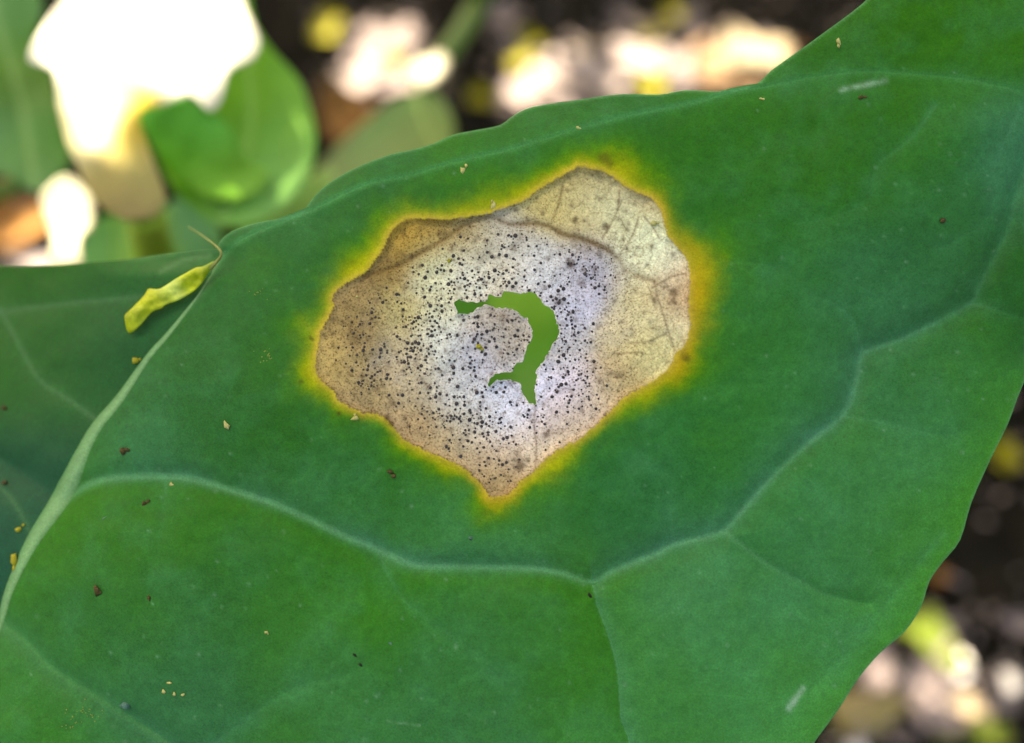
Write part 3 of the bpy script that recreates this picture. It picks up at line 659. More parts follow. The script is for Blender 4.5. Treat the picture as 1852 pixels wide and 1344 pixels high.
cv, cf = [], []; prof = [(1.0, -.15), (.92, .28), (.55, .62)]
for i, (x0, y0, r) in enumerate(pts):
    b = i * 25; th = np.arange(8) / 8 * 2 * math.pi + rs.rand(); sx, sy, ro = rs.uniform(.85, 1.2), rs.uniform(.85, 1.15), rs.rand() * 3
    for q, h in prof:
        ax, ay = r * q * sx * np.cos(th), r * q * sy * np.sin(th)
        cv.append(P(x0 + ax * math.cos(ro) - ay * math.sin(ro), y0 + ax * math.sin(ro) + ay * math.cos(ro), np.full(8, Ds[i] - h * r * PXK * .09)))
    cv.append(P(np.array([x0]), np.array([y0]), np.array([Ds[i] - .68 * r * PXK * .09])))
    for j in range(8):
        k = (j + 1) % 8
        for lv in (0, 8): cf += [(b + lv + j, b + lv + 8 + j, b + lv + 8 + k), (b + lv + j, b + lv + 8 + k, b + lv + k)]
        cf.append((b + 16 + j, b + 24, b + 16 + k))
tag(mesh_obj('fruiting_dots', np.vstack(cv), np.array(cf), M_SPORE, lesion), kind='stuff')

# ---------------------------------------------------------------- the leaf seen through the hole
UNDER = catmull([(740, 640), (760, 540), (850, 470), (960, 455), (1060, 490), (1120, 580), (1120, 700), (1060, 800), (960, 850), (840, 790)], 4, True)
und = thing('young_leaf', P(960, 850, .125), 'bright yellow-green leaf lying behind, seen only through the ragged hole', 'leaf')
UM = catmull([(960, 930), (975, 700), (1020, 585), (1060, 400)], 4)
def und_depth(x, y):
    d, sd_, _ = dline(x, y, UM); return .1120 + PXK * .11 * .73 * (.36 * (x - 920) + .93 * (y - 640)) + .0005 * np.exp(-d / 16) + .0004 * fbm(x, y, 160, 2, 180)
def und_color(x, y):
    g = shepard(x, y, [(920, 540, (98, 158, 42)), (980, 560, (94, 154, 38)), (840, 555, (70, 136, 24)), (1000, 600, (74, 138, 22)), (970, 640, (80, 144, 32)), (950, 690, (92, 154, 48)), (965, 720, (96, 158, 56)), (900, 680, (76, 140, 26)), (960, 590, (88, 150, 28))], 22)  # darker left and middle samples carry shade in the colour
    return np.clip((g * np.array([2.75, 2.0, 3.4]) + np.array([.03, .03, .06])) * (1 + .05 * fbm(x, y, 40, 3, 185))[..., None], 0, .8)
sheet('blade', UNDER, und_depth, und_color, M_GLOW, und, step=6)
ph = np.array([P(960, 835, .1262), P(965, 900, .134), P(975, 1000, .17), P(985, 1060, .24)]); ph = np.vstack([ph, [[ph[-1][0], ph[-1][1], -.01]]])
mesh_obj('petiole', *tube(catmull(ph, 4), np.linspace(.0010, .0022, 17), 8), M_STALK, und)

# ---------------------------------------------------------------- curled yellow petal caught on the leaf
PET = catmull([(225, 576), (233, 603), (254, 588), (274, 565), (292, 558), (300, 551), (323, 543), (350, 527), (365, 512), (375, 497), (384, 484), (390, 474), (384, 473), (367, 482), (354, 484), (336, 494), (318, 504), (300, 516), (286, 523), (269, 522), (262, 532), (245, 551), (229, 566)], 3, True)
pd = float(depth_left(np.array([300.]), np.array([545.]))[0])
petal = thing('fallen_petal', P(300, 545, pd), 'small curled yellow petal with a thin stalk, caught in the fold above the midrib', 'petal')
PETMID = catmull([(228, 592), (262, 560), (300, 535), (340, 508), (375, 486), (392, 468)], 3)
def pet_depth(x, y):
    o = sdf(x, y, PET); d, s_, pr = dline(x, y, PETMID)
    base = np.interp(x, [220, 300, 390], [.0945, .0935, .0928])
    return base - .0005 * np.sqrt(np.clip(-o, 0, 20) / 20) + .00050 * fbm(x, y, 20, 3, 190) + .00025 * np.sin(s_ * d / 6.0)
def pet_color(x, y):
    g = shepard(x, y, [(240, 580, (150, 160, 10)), (270, 550, (178, 182, 20)), (300, 540, (172, 180, 36)), (310, 522, (186, 200, 120)), (340, 510, (176, 184, 12)), (365, 495, (160, 166, 30)), (383, 478, (140, 160, 60)), (258, 566, (182, 188, 60))], 14)
    return np.clip(g * np.array([2.0, 2.25, 1.6]) * (1 + .30 * fbm(x, y, 12, 3, 195))[..., None], 0, .8)
sheet('limb', PET, pet_depth, pet_color, M_PETAL, petal, step=3, thick=.00015)
M_CLAW = flat_material('petal_claw', tuple(alb(150, 165, 80)), tuple(alb(170, 178, 100)), scale=900, rough=.5)
cl = np.array([P(x0, y0, d0) for x0, y0, d0 in ((380, 486, .0929), (391, 474, .0926), (399, 464, .0922), (399, 454, .0922), (389, 444, .0935), (374, 432, .096), (356, 420, .098), (341, 411, .0995))])
mesh_obj('claw', *tube(catmull(cl, 4), np.interp(np.linspace(0, 1, 29), [0, .15, .4, 1], [.00024, .00018, .00013, .00006]), 7), M_CLAW, petal)

# ---------------------------------------------------------------- crumbs on the leaf
M_CRUMB_Y = flat_material('yellow_pollen_crumb', tuple(alb(205, 205, 110)), tuple(alb(228, 226, 160)), scale=6000, rough=.7, bump=.4, bdist=.00005)
M_CRUMB_S = flat_material('sulphur_crumb', tuple(alb(165, 170, 30)), tuple(alb(190, 185, 60)), scale=6000, rough=.7, bump=.4, bdist=.00005)
M_CRUMB_B = flat_material('brown_frass', tuple(alb(60, 52, 26)), tuple(alb(112, 98, 56)), scale=5000, rough=.8, bump=.5, bdist=.00005)
M_CRUMB_K = flat_material('black_speck', tuple(alb(24, 34, 30)), tuple(alb(44, 46, 38)), scale=5000, rough=.7)
M_DUST = flat_material('pale_dust', tuple(alb(110, 150, 60)), tuple(alb(160, 180, 90)), scale=5000, rough=.8)
M_FLAKE = flat_material('waxy_flake', tuple(alb(78, 134, 118)), tuple(alb(100, 152, 136)), scale=4000, rough=.5)
def crumb(name, x0, y0, lx, ly, ang, mat, label, cat, group=None, lumps=2, seed=0, left=False):
    r_ = np.random.RandomState(seed)
    d = float((depth_left(np.array([x0 * 1.]), np.array([y0 * 1.]))[0]) if left else full_depth(np.array([x0 * 1.]), np.array([y0 * 1.]))[0][0])
    cv, cf = [], []; s = PXK * .09; ca, sa = math.cos(ang), math.sin(ang)
    for k in range(lumps):
        t = (k / max(lumps - 1, 1) - .5) * 1.1 if lumps > 1 else 0
        v = ICO * (1 + r_.normal(0, .30, (12, 1))); big = 1.0 if k == 0 else r_.uniform(.45, .75); sx = lx / 2 * big * (1.0 if lumps == 1 else .85); sy = ly / 2 * big * r_.uniform(.75, 1.1)
        ex = v[:, 0] * sx + t * lx / 2 * .8 + r_.normal(0, .1) * ly; ey = v[:, 1] * sy + r_.normal(0, .16) * ly
        h = v[:, 2] * min(lx, ly) * (.03 if mat is M_FLAKE else .3)
        cv.append(P(x0 + ex * ca - ey * sa, y0 + ex * sa + ey * ca, d - (h + min(lx, ly) * (.03 if mat is M_FLAKE else .12)) * s)); cf.append(ICF + 12 * k)
    return tag(mesh_obj(name, np.vstack(cv), np.vstack(cf), mat, loc=P(x0, y0, d)), label, cat, group)
YG = 'pale yellow crumbs on the leaf'
for i, (x0, y0, lx, ly, an, lab, lf) in enumerate((
    (892, 369, 20, 11, -1.3, 'pale yellow crumb on the upper yellow halo of the dead spot', 0), (838, 304, 15, 9, -1.1, 'pale yellow crumb on green just below the ridge vein, left of centre', 0),
    (643, 752, 15, 12, -1.0, 'cream crumb at the lower left rim of the dead spot', 0), (411, 770, 20, 11, 1.2, 'pale elongated crumb on open green between midrib and dead spot', 0),
    (1186, 402, 14, 11, .6, 'pale yellow crumb on the upper right rim of the dead spot', 0), (1518, 80, 15, 10, 1.2, 'pale yellow crumb near the upper right leaf margin', 0),
    (1047, 232, 9, 6, 0.1, 'tiny yellow crumb on the ridge vein above the dead spot', 0), (310, 875, 9, 7, .4, 'tiny cream crumb just below the big lateral vein', 0),
    (484, 1145, 9, 6, .5, 'tiny white crumb alone on the lower green panel', 0), (1379, 179, 9, 5, .2, 'tiny pale crumb near the notch of the upper margin', 0), (646, 536, 7, 5, 0, 'tiny pale crumb on the upper left dead tissue', 0))):
    crumb('pollen_crumb', x0, y0, lx, ly, an, M_CRUMB_Y, lab, 'crumb', YG, 2, 300 + i)
for i, (x0, y0, lx, ly, an, lab, lf) in enumerate((
    (250, 653, 15, 10, -.5, 'yellow crumb touching the left side of the midrib', 1), (26, 1022, 28, 12, 1.5, 'bright yellow elongated crumb beside the lower midrib', 1), (38, 953, 16, 11, -.4, 'yellow crumb on the dark half blade, above the elongated one', 1),
    (870, 629, 15, 11, .4, 'yellow crumb in the grey middle of the dead spot', 0), (813, 470, 8, 8, 0, 'small yellow speck among black dots, upper left of the dead spot', 0))):
    crumb('yellow_crumb', x0, y0, lx, ly, an, M_CRUMB_S, lab, 'crumb', 'sulphur yellow crumbs on the leaf', 2, 330 + i, bool(lf))
for i, (x0, y0, lx, ly, an, lab, lf) in enumerate((
    (180, 1070, 22, 15, 1.2, 'brown crumb on the lower left green panel', 0), (227, 815, 20, 11, .4, 'brown crumb just right of the midrib, above the lateral vein', 0), (708, 858, 15, 12, .3, 'brown crumb on green below the dead spot', 0),
    (1561, 175, 13, 9, .2, 'brown crumb under the silvery scratches', 0), (1707, 400, 12, 10, 0, 'brown crumb alone on the far right panel', 0), (263, 906, 16, 9, -.6, 'reddish brown crumb right under the big lateral vein', 0),
    (13, 874, 16, 12, .2, 'brown crumb on the dark half blade at the frame edge', 1), (8, 741, 12, 10, .5, 'small brown crumb high on the dark half blade', 1), (268, 1083, 12, 6, 1.2, 'thin brown fleck on the lower left panel', 0))):
    crumb('brown_crumb', x0, y0, lx, ly, an, M_CRUMB_B, lab, 'crumb', 'brown crumbs on the leaf', 2, 350 + i, bool(lf))
for i, (x0, y0, lx, ly, lab) in enumerate(((1067, 1078, 11, 8, 'black speck beneath the bend of the big vein'), (642, 1184, 8, 6, 'lone black speck on the lower middle panel'), (652, 1204, 7, 6, 'second black speck just below the lone one'))):
    crumb('black_speck', x0, y0, lx, ly, .7, M_CRUMB_K, lab, 'speck', 'black specks on the leaf', 1, 380 + i)
for i, (x0, y0, lab) in enumerate(((306, 1236, 'cream fleck at the top of the small ring near the bottom left'), (296, 1251, 'cream fleck at the left of the small ring near the bottom left'),
                                   (315, 1256, 'cream fleck at the bottom middle of the small ring'), (330, 1257, 'cream fleck at the lower right end of the small ring'))):
    crumb('scale_fleck', x0, y0, 9, 6, i * .9, M_CRUMB_Y, lab, 'fleck', 'ring of cream flecks', 1, 390 + i)
crumb('waxy_flake', 228, 1272, 20, 13, .5, M_FLAKE, 'blue-green flat flake near the lower left vein', 'flake', None, 1, 400)
crumb('waxy_flake', 190, 935, 14, 12, .2, M_FLAKE, 'pale blue-green waxy spot under the start of the lateral vein', 'flake', None, 1, 401)
crumb('waxy_flake', 850, 972, 9, 8, .2, M_FLAKE, 'pale waxy speck below the pointed tip of the dead spot', 'flake', None, 1, 402)
crumb('waxy_flake', 708, 1163, 10, 8, .2, M_FLAKE, 'pale waxy speck on the lower middle panel', 'flake', None, 1, 403)
# faint yellow dust patches
rs = np.random.RandomState(9); cv, cf = [], []; k = 0
for cx0, cy0, sp, n_ in ((155, 1292, 13, 26), (127, 1312, 9, 10), (480, 642, 8, 18), (465, 530, 9, 10)):
    for _ in range(n_):
        x0, y0 = cx0 + rs.normal(0, sp), cy0 + rs.normal(0, sp * .7); d = float(full_depth(np.array([x0]), np.array([y0]))[0][0]); r = rs.uniform(.9, 1.9)
        cv.append(P(x0 + ICO[:, 0] * r, y0 + ICO[:, 1] * r, d - (ICO[:, 2] * r * .4 + r * .2) * PXK * .09)); cf.append(ICF + 12 * k); k += 1
tag(mesh_obj('pollen_dust', np.vstack(cv), np.vstack(cf), M_DUST), 'fine pale dust specks scattered in faint patches on the leaf', 'dust', None, 'stuff')

# ---------------------------------------------------------------- plants behind, upper left
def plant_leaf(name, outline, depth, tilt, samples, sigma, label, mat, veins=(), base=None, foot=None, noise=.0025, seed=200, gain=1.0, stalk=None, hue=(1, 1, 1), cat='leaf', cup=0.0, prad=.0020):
    o = np.array(outline, float); ol = catmull(o, 3, True); c0 = ol.mean(0)
    root = thing(name, P(base[0], base[1], depth + .006) if base is not None else P(*c0, depth), label, cat)
    def df(x, y):
        D = depth + PXK * depth * (tilt[0] * (x - c0[0]) + tilt[1] * (y - c0[1])) + noise * fbm(x, y, 150, 3, seed) + cup * (((x - c0[0]) ** 2 + (y - c0[1]) ** 2) / 200 ** 2)
        for v in veins: D = D + .0008 * np.exp(-dline(x, y, v)[0] / 18)
        return D
    def cfn(x, y):
        g = shepard(x, y, samples, sigma) * gain * np.array(hue) * (1 + .10 * fbm(x, y, 70, 4, seed + 5))[..., None]
        for v in veins: g = mix(g, alb(150, 190, 110) * gain, .5 * np.exp(-(dline(x, y, v)[0] / 7) ** 2))
        return np.clip(g, 0, .85)
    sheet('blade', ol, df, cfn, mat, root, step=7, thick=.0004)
    if base is not None:
        b = np.array(base, float); d0 = float(df(np.array([b[0]]), np.array([b[1]]))[0]) + .0015
        ft = ground_hit(*foot)[0]; mid1 = P(b[0] * .6 + foot[0] * .4, b[1] * .6 + foot[1] * .4, d0 + .03)
        mesh_obj('petiole', *tube(catmull([P(b[0], b[1], d0), mid1, ft * .7 + mid1 * .3 , ft - np.array([0, 0, .012])], 5), np.linspace(prad * .8, prad * 1.3, 16), 8), stalk or M_STALK, root)
    return root, df
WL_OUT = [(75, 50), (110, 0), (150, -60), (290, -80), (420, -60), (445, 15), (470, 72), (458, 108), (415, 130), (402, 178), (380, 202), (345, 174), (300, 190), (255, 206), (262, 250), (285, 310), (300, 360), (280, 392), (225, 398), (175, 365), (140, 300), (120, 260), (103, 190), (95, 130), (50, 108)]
_, wl_df = plant_leaf('withered_leaf', WL_OUT, .140, (.15, -.35), [(250, 60, (226, 224, 196)), (420, 60, (226, 224, 196)), (100, 80, (226, 224, 196)), (360, 160, (226, 224, 196)), (130, 250, (206, 202, 140)), (170, 230, (222, 218, 180)), (170, 170, (224, 220, 186)), (226, 230, (214, 186, 30)), (205, 165, (216, 190, 30)), (240, 300, (192, 180, 104)), (180, 320, (176, 160, 90)), (240, 370, (158, 140, 84)), (280, 340, (160, 156, 92))], 32,  # upper samples near white: full sun put into the pigment
    'cream and yellow withered leaf, its upper part painted near white for full sun', M_PALE, base=(260, 385), foot=(330, 640), seed=210, gain=2.0, prad=.0036, stalk=M_PSTALK)
L1_OUT = [(300, -60), (430, -40), (460, 40), (492, 90), (538, 140), (560, 190), (572, 245), (566, 300), (545, 345), (500, 385), (440, 410), (380, 400), (320, 350), (280, 280), (250, 205), (260, 100)]
_, l1_df = plant_leaf('broad_leaf', L1_OUT, .152, (.2, -.30), [(460, 150, (84, 150, 30)), (530, 200, (88, 146, 36)), (450, 260, (74, 138, 30)), (540, 280, (88, 150, 46)), (500, 340, (98, 158, 60)), (420, 380, (92, 156, 50)), (330, 330, (70, 140, 14)), (400, 150, (98, 164, 40))], 50,
    'broad bright green leaf right of the white sunlit leaf', M_BACK, veins=[catmull([(400, 400), (440, 300), (455, 180), (440, 60)], 4)], base=(410, 400), foot=(480, 560), seed=220, gain=3.2, hue=(1.3, 1.05, 2.2))
L1B_OUT = [(252, 208), (300, 190), (345, 174), (378, 204), (402, 215), (425, 250), (450, 290), (478, 305), (484, 330), (455, 355), (415, 364), (365, 352), (318, 318), (280, 268)]
_, l1b_df = plant_leaf('young_leaf', L1B_OUT, .143, (.35, .1), [(310, 220, (76, 162, 38)), (370, 250, (74, 164, 44)), (380, 310, (96, 166, 38)), (440, 330, (108, 172, 46)), (310, 290, (78, 158, 18)), (360, 350, (90, 156, 30))], 34,
    'small bright green curled leaf lying in front of the broad leaf', M_BACK, base=(400, 345), foot=(470, 600), seed=230, gain=2.5, hue=(1.25, 1.05, 2.0))
_, l2_df = plant_leaf('broad_leaf', [(-160, -80), (40, -90), (78, 10), (62, 80), (92, 125), (102, 170), (116, 230), (128, 290), (104, 330), (62, 348), (20, 320), (-60, 300), (-150, 200)], .165, (-.2, -.2),
    [(20, 30, (78, 136, 66)), (60, 150, (84, 130, 40)), (20, 100, (74, 136, 40)), (80, 250, (70, 132, 40)), (30, 220, (84, 140, 76)), (60, 320, (84, 136, 70)), (40, 150, (86, 124, 38))], 40,
    'dull green leaf at the far upper left edge', M_BACK, veins=[catmull([(60, 340), (40, 200), (0, 60), (-30, -60)], 4)], base=(40, 330), foot=(-260, 460), seed=240, gain=2.3, hue=(1.1, 1.05, 1.2))
_, l3_df = plant_leaf('hanging_leaf', [(150, 425), (176, 395), (220, 384), (290, 380), (318, 360), (400, 380), (470, 378), (540, 330), (600, 300), (600, 380), (560, 460), (420, 520), (250, 530), (150, 500)], .176, (0, .15),
    [(180, 440, (100, 160, 80)), (260, 420, (122, 168, 44)), (270, 470, (124, 164, 50)), (340, 410, (84, 146, 92)), (370, 440, (92, 152, 100)), (430, 400, (112, 164, 60)), (520, 360, (124, 166, 70)), (575, 315, (164, 196, 104)), (530, 390, (132, 164, 84))], 34,
    'pale green leaf low behind the fold of the spotted leaf', M_BACK, veins=[catmull([(215, 520), (225, 440), (215, 386)], 4), catmull([(300, 520), (296, 440), (300, 372)], 4)], base=(330, 500), foot=(400, 760), seed=250, gain=2.7, hue=(1.1, 1.05, 1.2))
_, ws_df = plant_leaf('pale_sunlit_piece', [(72, 362), (92, 330), (122, 316), (148, 332), (172, 372), (168, 412), (146, 436), (150, 480), (156, 580), (96, 580), (88, 480), (92, 430)], .148, (.1, -.3), [(120, 380, (206, 206, 170))], 60,
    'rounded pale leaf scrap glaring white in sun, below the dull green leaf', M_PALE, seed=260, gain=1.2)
# olive leaf hanging from a bent petiole
ol_root, ol_df = plant_leaf('drooping_leaf', [(762, 160), (792, 174), (812, 200), (822, 240), (806, 285), (700, 345), (600, 400), (520, 400), (545, 350), (600, 275), (650, 228), (700, 190)], .205, (0, .1),
    [(740, 190, (128, 158, 90)), (680, 240, (132, 160, 100)), (780, 230, (150, 166, 90)), (620, 310, (140, 156, 100)), (700, 290, (156, 168, 98)), (580, 360, (176, 170, 120))], 40,
    'olive green drooping leaf on a long bent stalk behind the spotted leaf', M_BACK, veins=[catmull([(765, 165), (690, 235), (610, 320), (540, 390)], 4)], seed=270, gain=2.5)
sk = np.array([P(x0, y0, d0) for x0, y0, d0 in ((770, 160, .204), (785, 128, .203), (806, 98, .206), (838, 52, .214), (866, 6, .224), (900, -60, .24))]); sk = np.vstack([sk, ground_hit(960, -160)[0] - np.array([0, 0, .01])])
mesh_obj('petiole', *tube(catmull(sk, 5), np.linspace(.0022, .0029, 31), 10), M_STALK, ol_root)
_, wh_df = plant_leaf('pale_sunlit_piece', [(738, 128), (752, 108), (778, 100), (796, 92), (812, 108), (806, 134), (790, 150), (768, 160), (746, 152)], .199, (-.2, -.4), [(775, 130, (212, 208, 176))], 40,  # added piece: sun glint on the stalk joint made into a solid
    'small pale patch standing in for sun glare at the bend of the stalk', M_PALE, seed=280, gain=1.2)

# ---------------------------------------------------------------- litter on the ground
LM = {'pink': flat_material('pinkish_dry_leaf', tuple(lin(168, 152, 150) / 2.0), tuple(lin(198, 184, 180) / 2.0), scale=160, rough=.8, bump=.5, transl=.1),
      'pale': flat_material('sunlit_pale_dry_leaf', tuple(lin(206, 190, 184) / 2.1), tuple(lin(226, 212, 206) / 1.9), scale=160, rough=.8, bump=.5, transl=.1),  # lighter copy of the pinkish leaf, strong sun put into its colour
      'tan': flat_material('tan_dry_leaf', tuple(lin(164, 126, 86) / 2.2), tuple(lin(206, 174, 138) / 2.2), scale=140, rough=.8, bump=.5, transl=.15),
      'brown': flat_material('brown_dry_leaf', tuple(lin(134, 92, 40) / 1.3), tuple(lin(168, 122, 64) / 1.3), scale=140, rough=.8, bump=.5, transl=.1),
      'yellow': flat_material('yellow_petal', tuple(lin(176, 176, 18) / 1.7), tuple(lin(200, 192, 30) / 1.7), scale=200, rough=.6, bump=.2, transl=.2),
      'green': flat_material('moss_green_leaf', tuple(lin(120, 150, 40) / 3.0), tuple(lin(160, 185, 70) / 3.0), scale=150, rough=.6, bump=.3, transl=.2),
      'cream': flat_material('cream_dry_leaf', tuple(lin(204, 186, 150) / 2.2), tuple(lin(224, 208, 176) / 2.0), scale=150, rough=.8, bump=.4, transl=.1),
      'stone': flat_material('olive_stone', tuple(lin(120, 112, 70)), tuple(lin(150, 136, 92)), scale=120, rough=.85, bump=.6),
      'white': flat_material('white_pebble', tuple(lin(225, 222, 215)), tuple(lin(236, 234, 230)), scale=120, rough=.4, bump=.1)}
SUNLIT = []       # (ground point, radius in metres) that the gaps in the added blocker let the sun reach
def litter(name, px, py, lp, wp, ang, kind, label, cat, sunlit=0.0, seed=0, lift=.003, curl=.25):
    g, t = ground_hit(px, py, .004); s = PXK * t; a, b = lp * s / 2, wp * s / 2; r_ = np.random.RandomState(seed + 500)
    gz = float(ground_z(np.array(g[0]), np.array(g[1])))
    if kind in ('stone', 'white'):
        nu, nv = 14, 8; co = []; fc = []
        for i in range(nv + 1):
            th = math.pi * i / nv
            for j in range(nu):
                ph_ = 2 * math.pi * j / nu; v = np.array([math.sin(th) * math.cos(ph_), math.sin(th) * math.sin(ph_), math.cos(th)])
                k = 1 + .12 * math.sin(3 * ph_ + seed) * math.sin(th) + .07 * math.sin(5 * ph_ + 2 * th)
                x, y = v[0] * a * k, v[1] * b / math.cos(TILT) * k; co.append((x * math.cos(ang) - y * math.sin(ang), x * math.sin(ang) + y * math.cos(ang), v[2] * min(a, b) * .6 * k))
        for i in range(nv):
            for j in range(nu): fc.append((i * nu + j, (i + 1) * nu + j, (i + 1) * nu + (j + 1) % nu, i * nu + (j + 1) % nu))
        co = np.array(co) + (g[0], g[1], gz + min(a, b) * .35); o = mesh_obj(name, co, fc, LM[kind], loc=(g[0], g[1], gz))
    else:
        nu, nv = 13, 7; co = []; fc = []; ph0 = r_.rand() * 6
        for i in range(nu):
            u = -1 + 2 * i / (nu - 1); hw0 = (1 - abs(u) ** 2.2) ** .6 + .03
            for j in range(nv):
                v = -1 + 2 * j / (nv - 1); hw = hw0 * (1 + (.28 * math.sin(4.3 * u + ph0) + .16 * math.sin(9 * u + 2 * ph0)) * (1 if v > 0 else -.8))
                x = a * u * (1 + .14 * math.sin(2.6 * v + ph0)); y = b * v * hw + .10 * a * math.sin(2 * u + ph0)
                z = curl * b * (v * v) * (1.2 + .6 * math.sin(3 * u + ph0)) + curl * .5 * a * u * u + .04 * a * math.sin(7 * u + 3 * v + ph0)
                co.append((x * math.cos(ang) - y * math.sin(ang), x * math.sin(ang) + y * math.cos(ang), z))
        for i in range(nu - 1):
            for j in range(nv - 1): q = i * nv + j; fc.append((q, q + nv, q + nv + 1, q + 1))
        co = np.array(co); nrm = len(co); co = np.vstack([co, co - (0, 0, .0004)]); fc = fc + [tuple(k + nrm for k in f[::-1]) for f in fc]
        bd = [i * nv for i in range(nu)] + [(nu - 1) * nv + j for j in range(1, nv)] + [i * nv + nv - 1 for i in range(nu - 2, -1, -1)] + [j for j in range(nv - 2, 0, -1)]
        fc += [(bd[k], bd[k] + nrm, bd[(k + 1) % len(bd)] + nrm, bd[(k + 1) % len(bd)]) for k in range(len(bd))]
        co = co + (g[0], g[1], gz + lift); o = mesh_obj(name, co, fc, LM[kind], loc=(g[0], g[1], gz))
    tag(o, label, cat, None)
    if sunlit > 0: SUNLIT.append((np.array([g[0], g[1], gz + lift]), sunlit * max(a, b)))
    return o
DL, YP = 'dry leaves littering the soil', 'yellow petals fallen on the soil'
R = math.radians
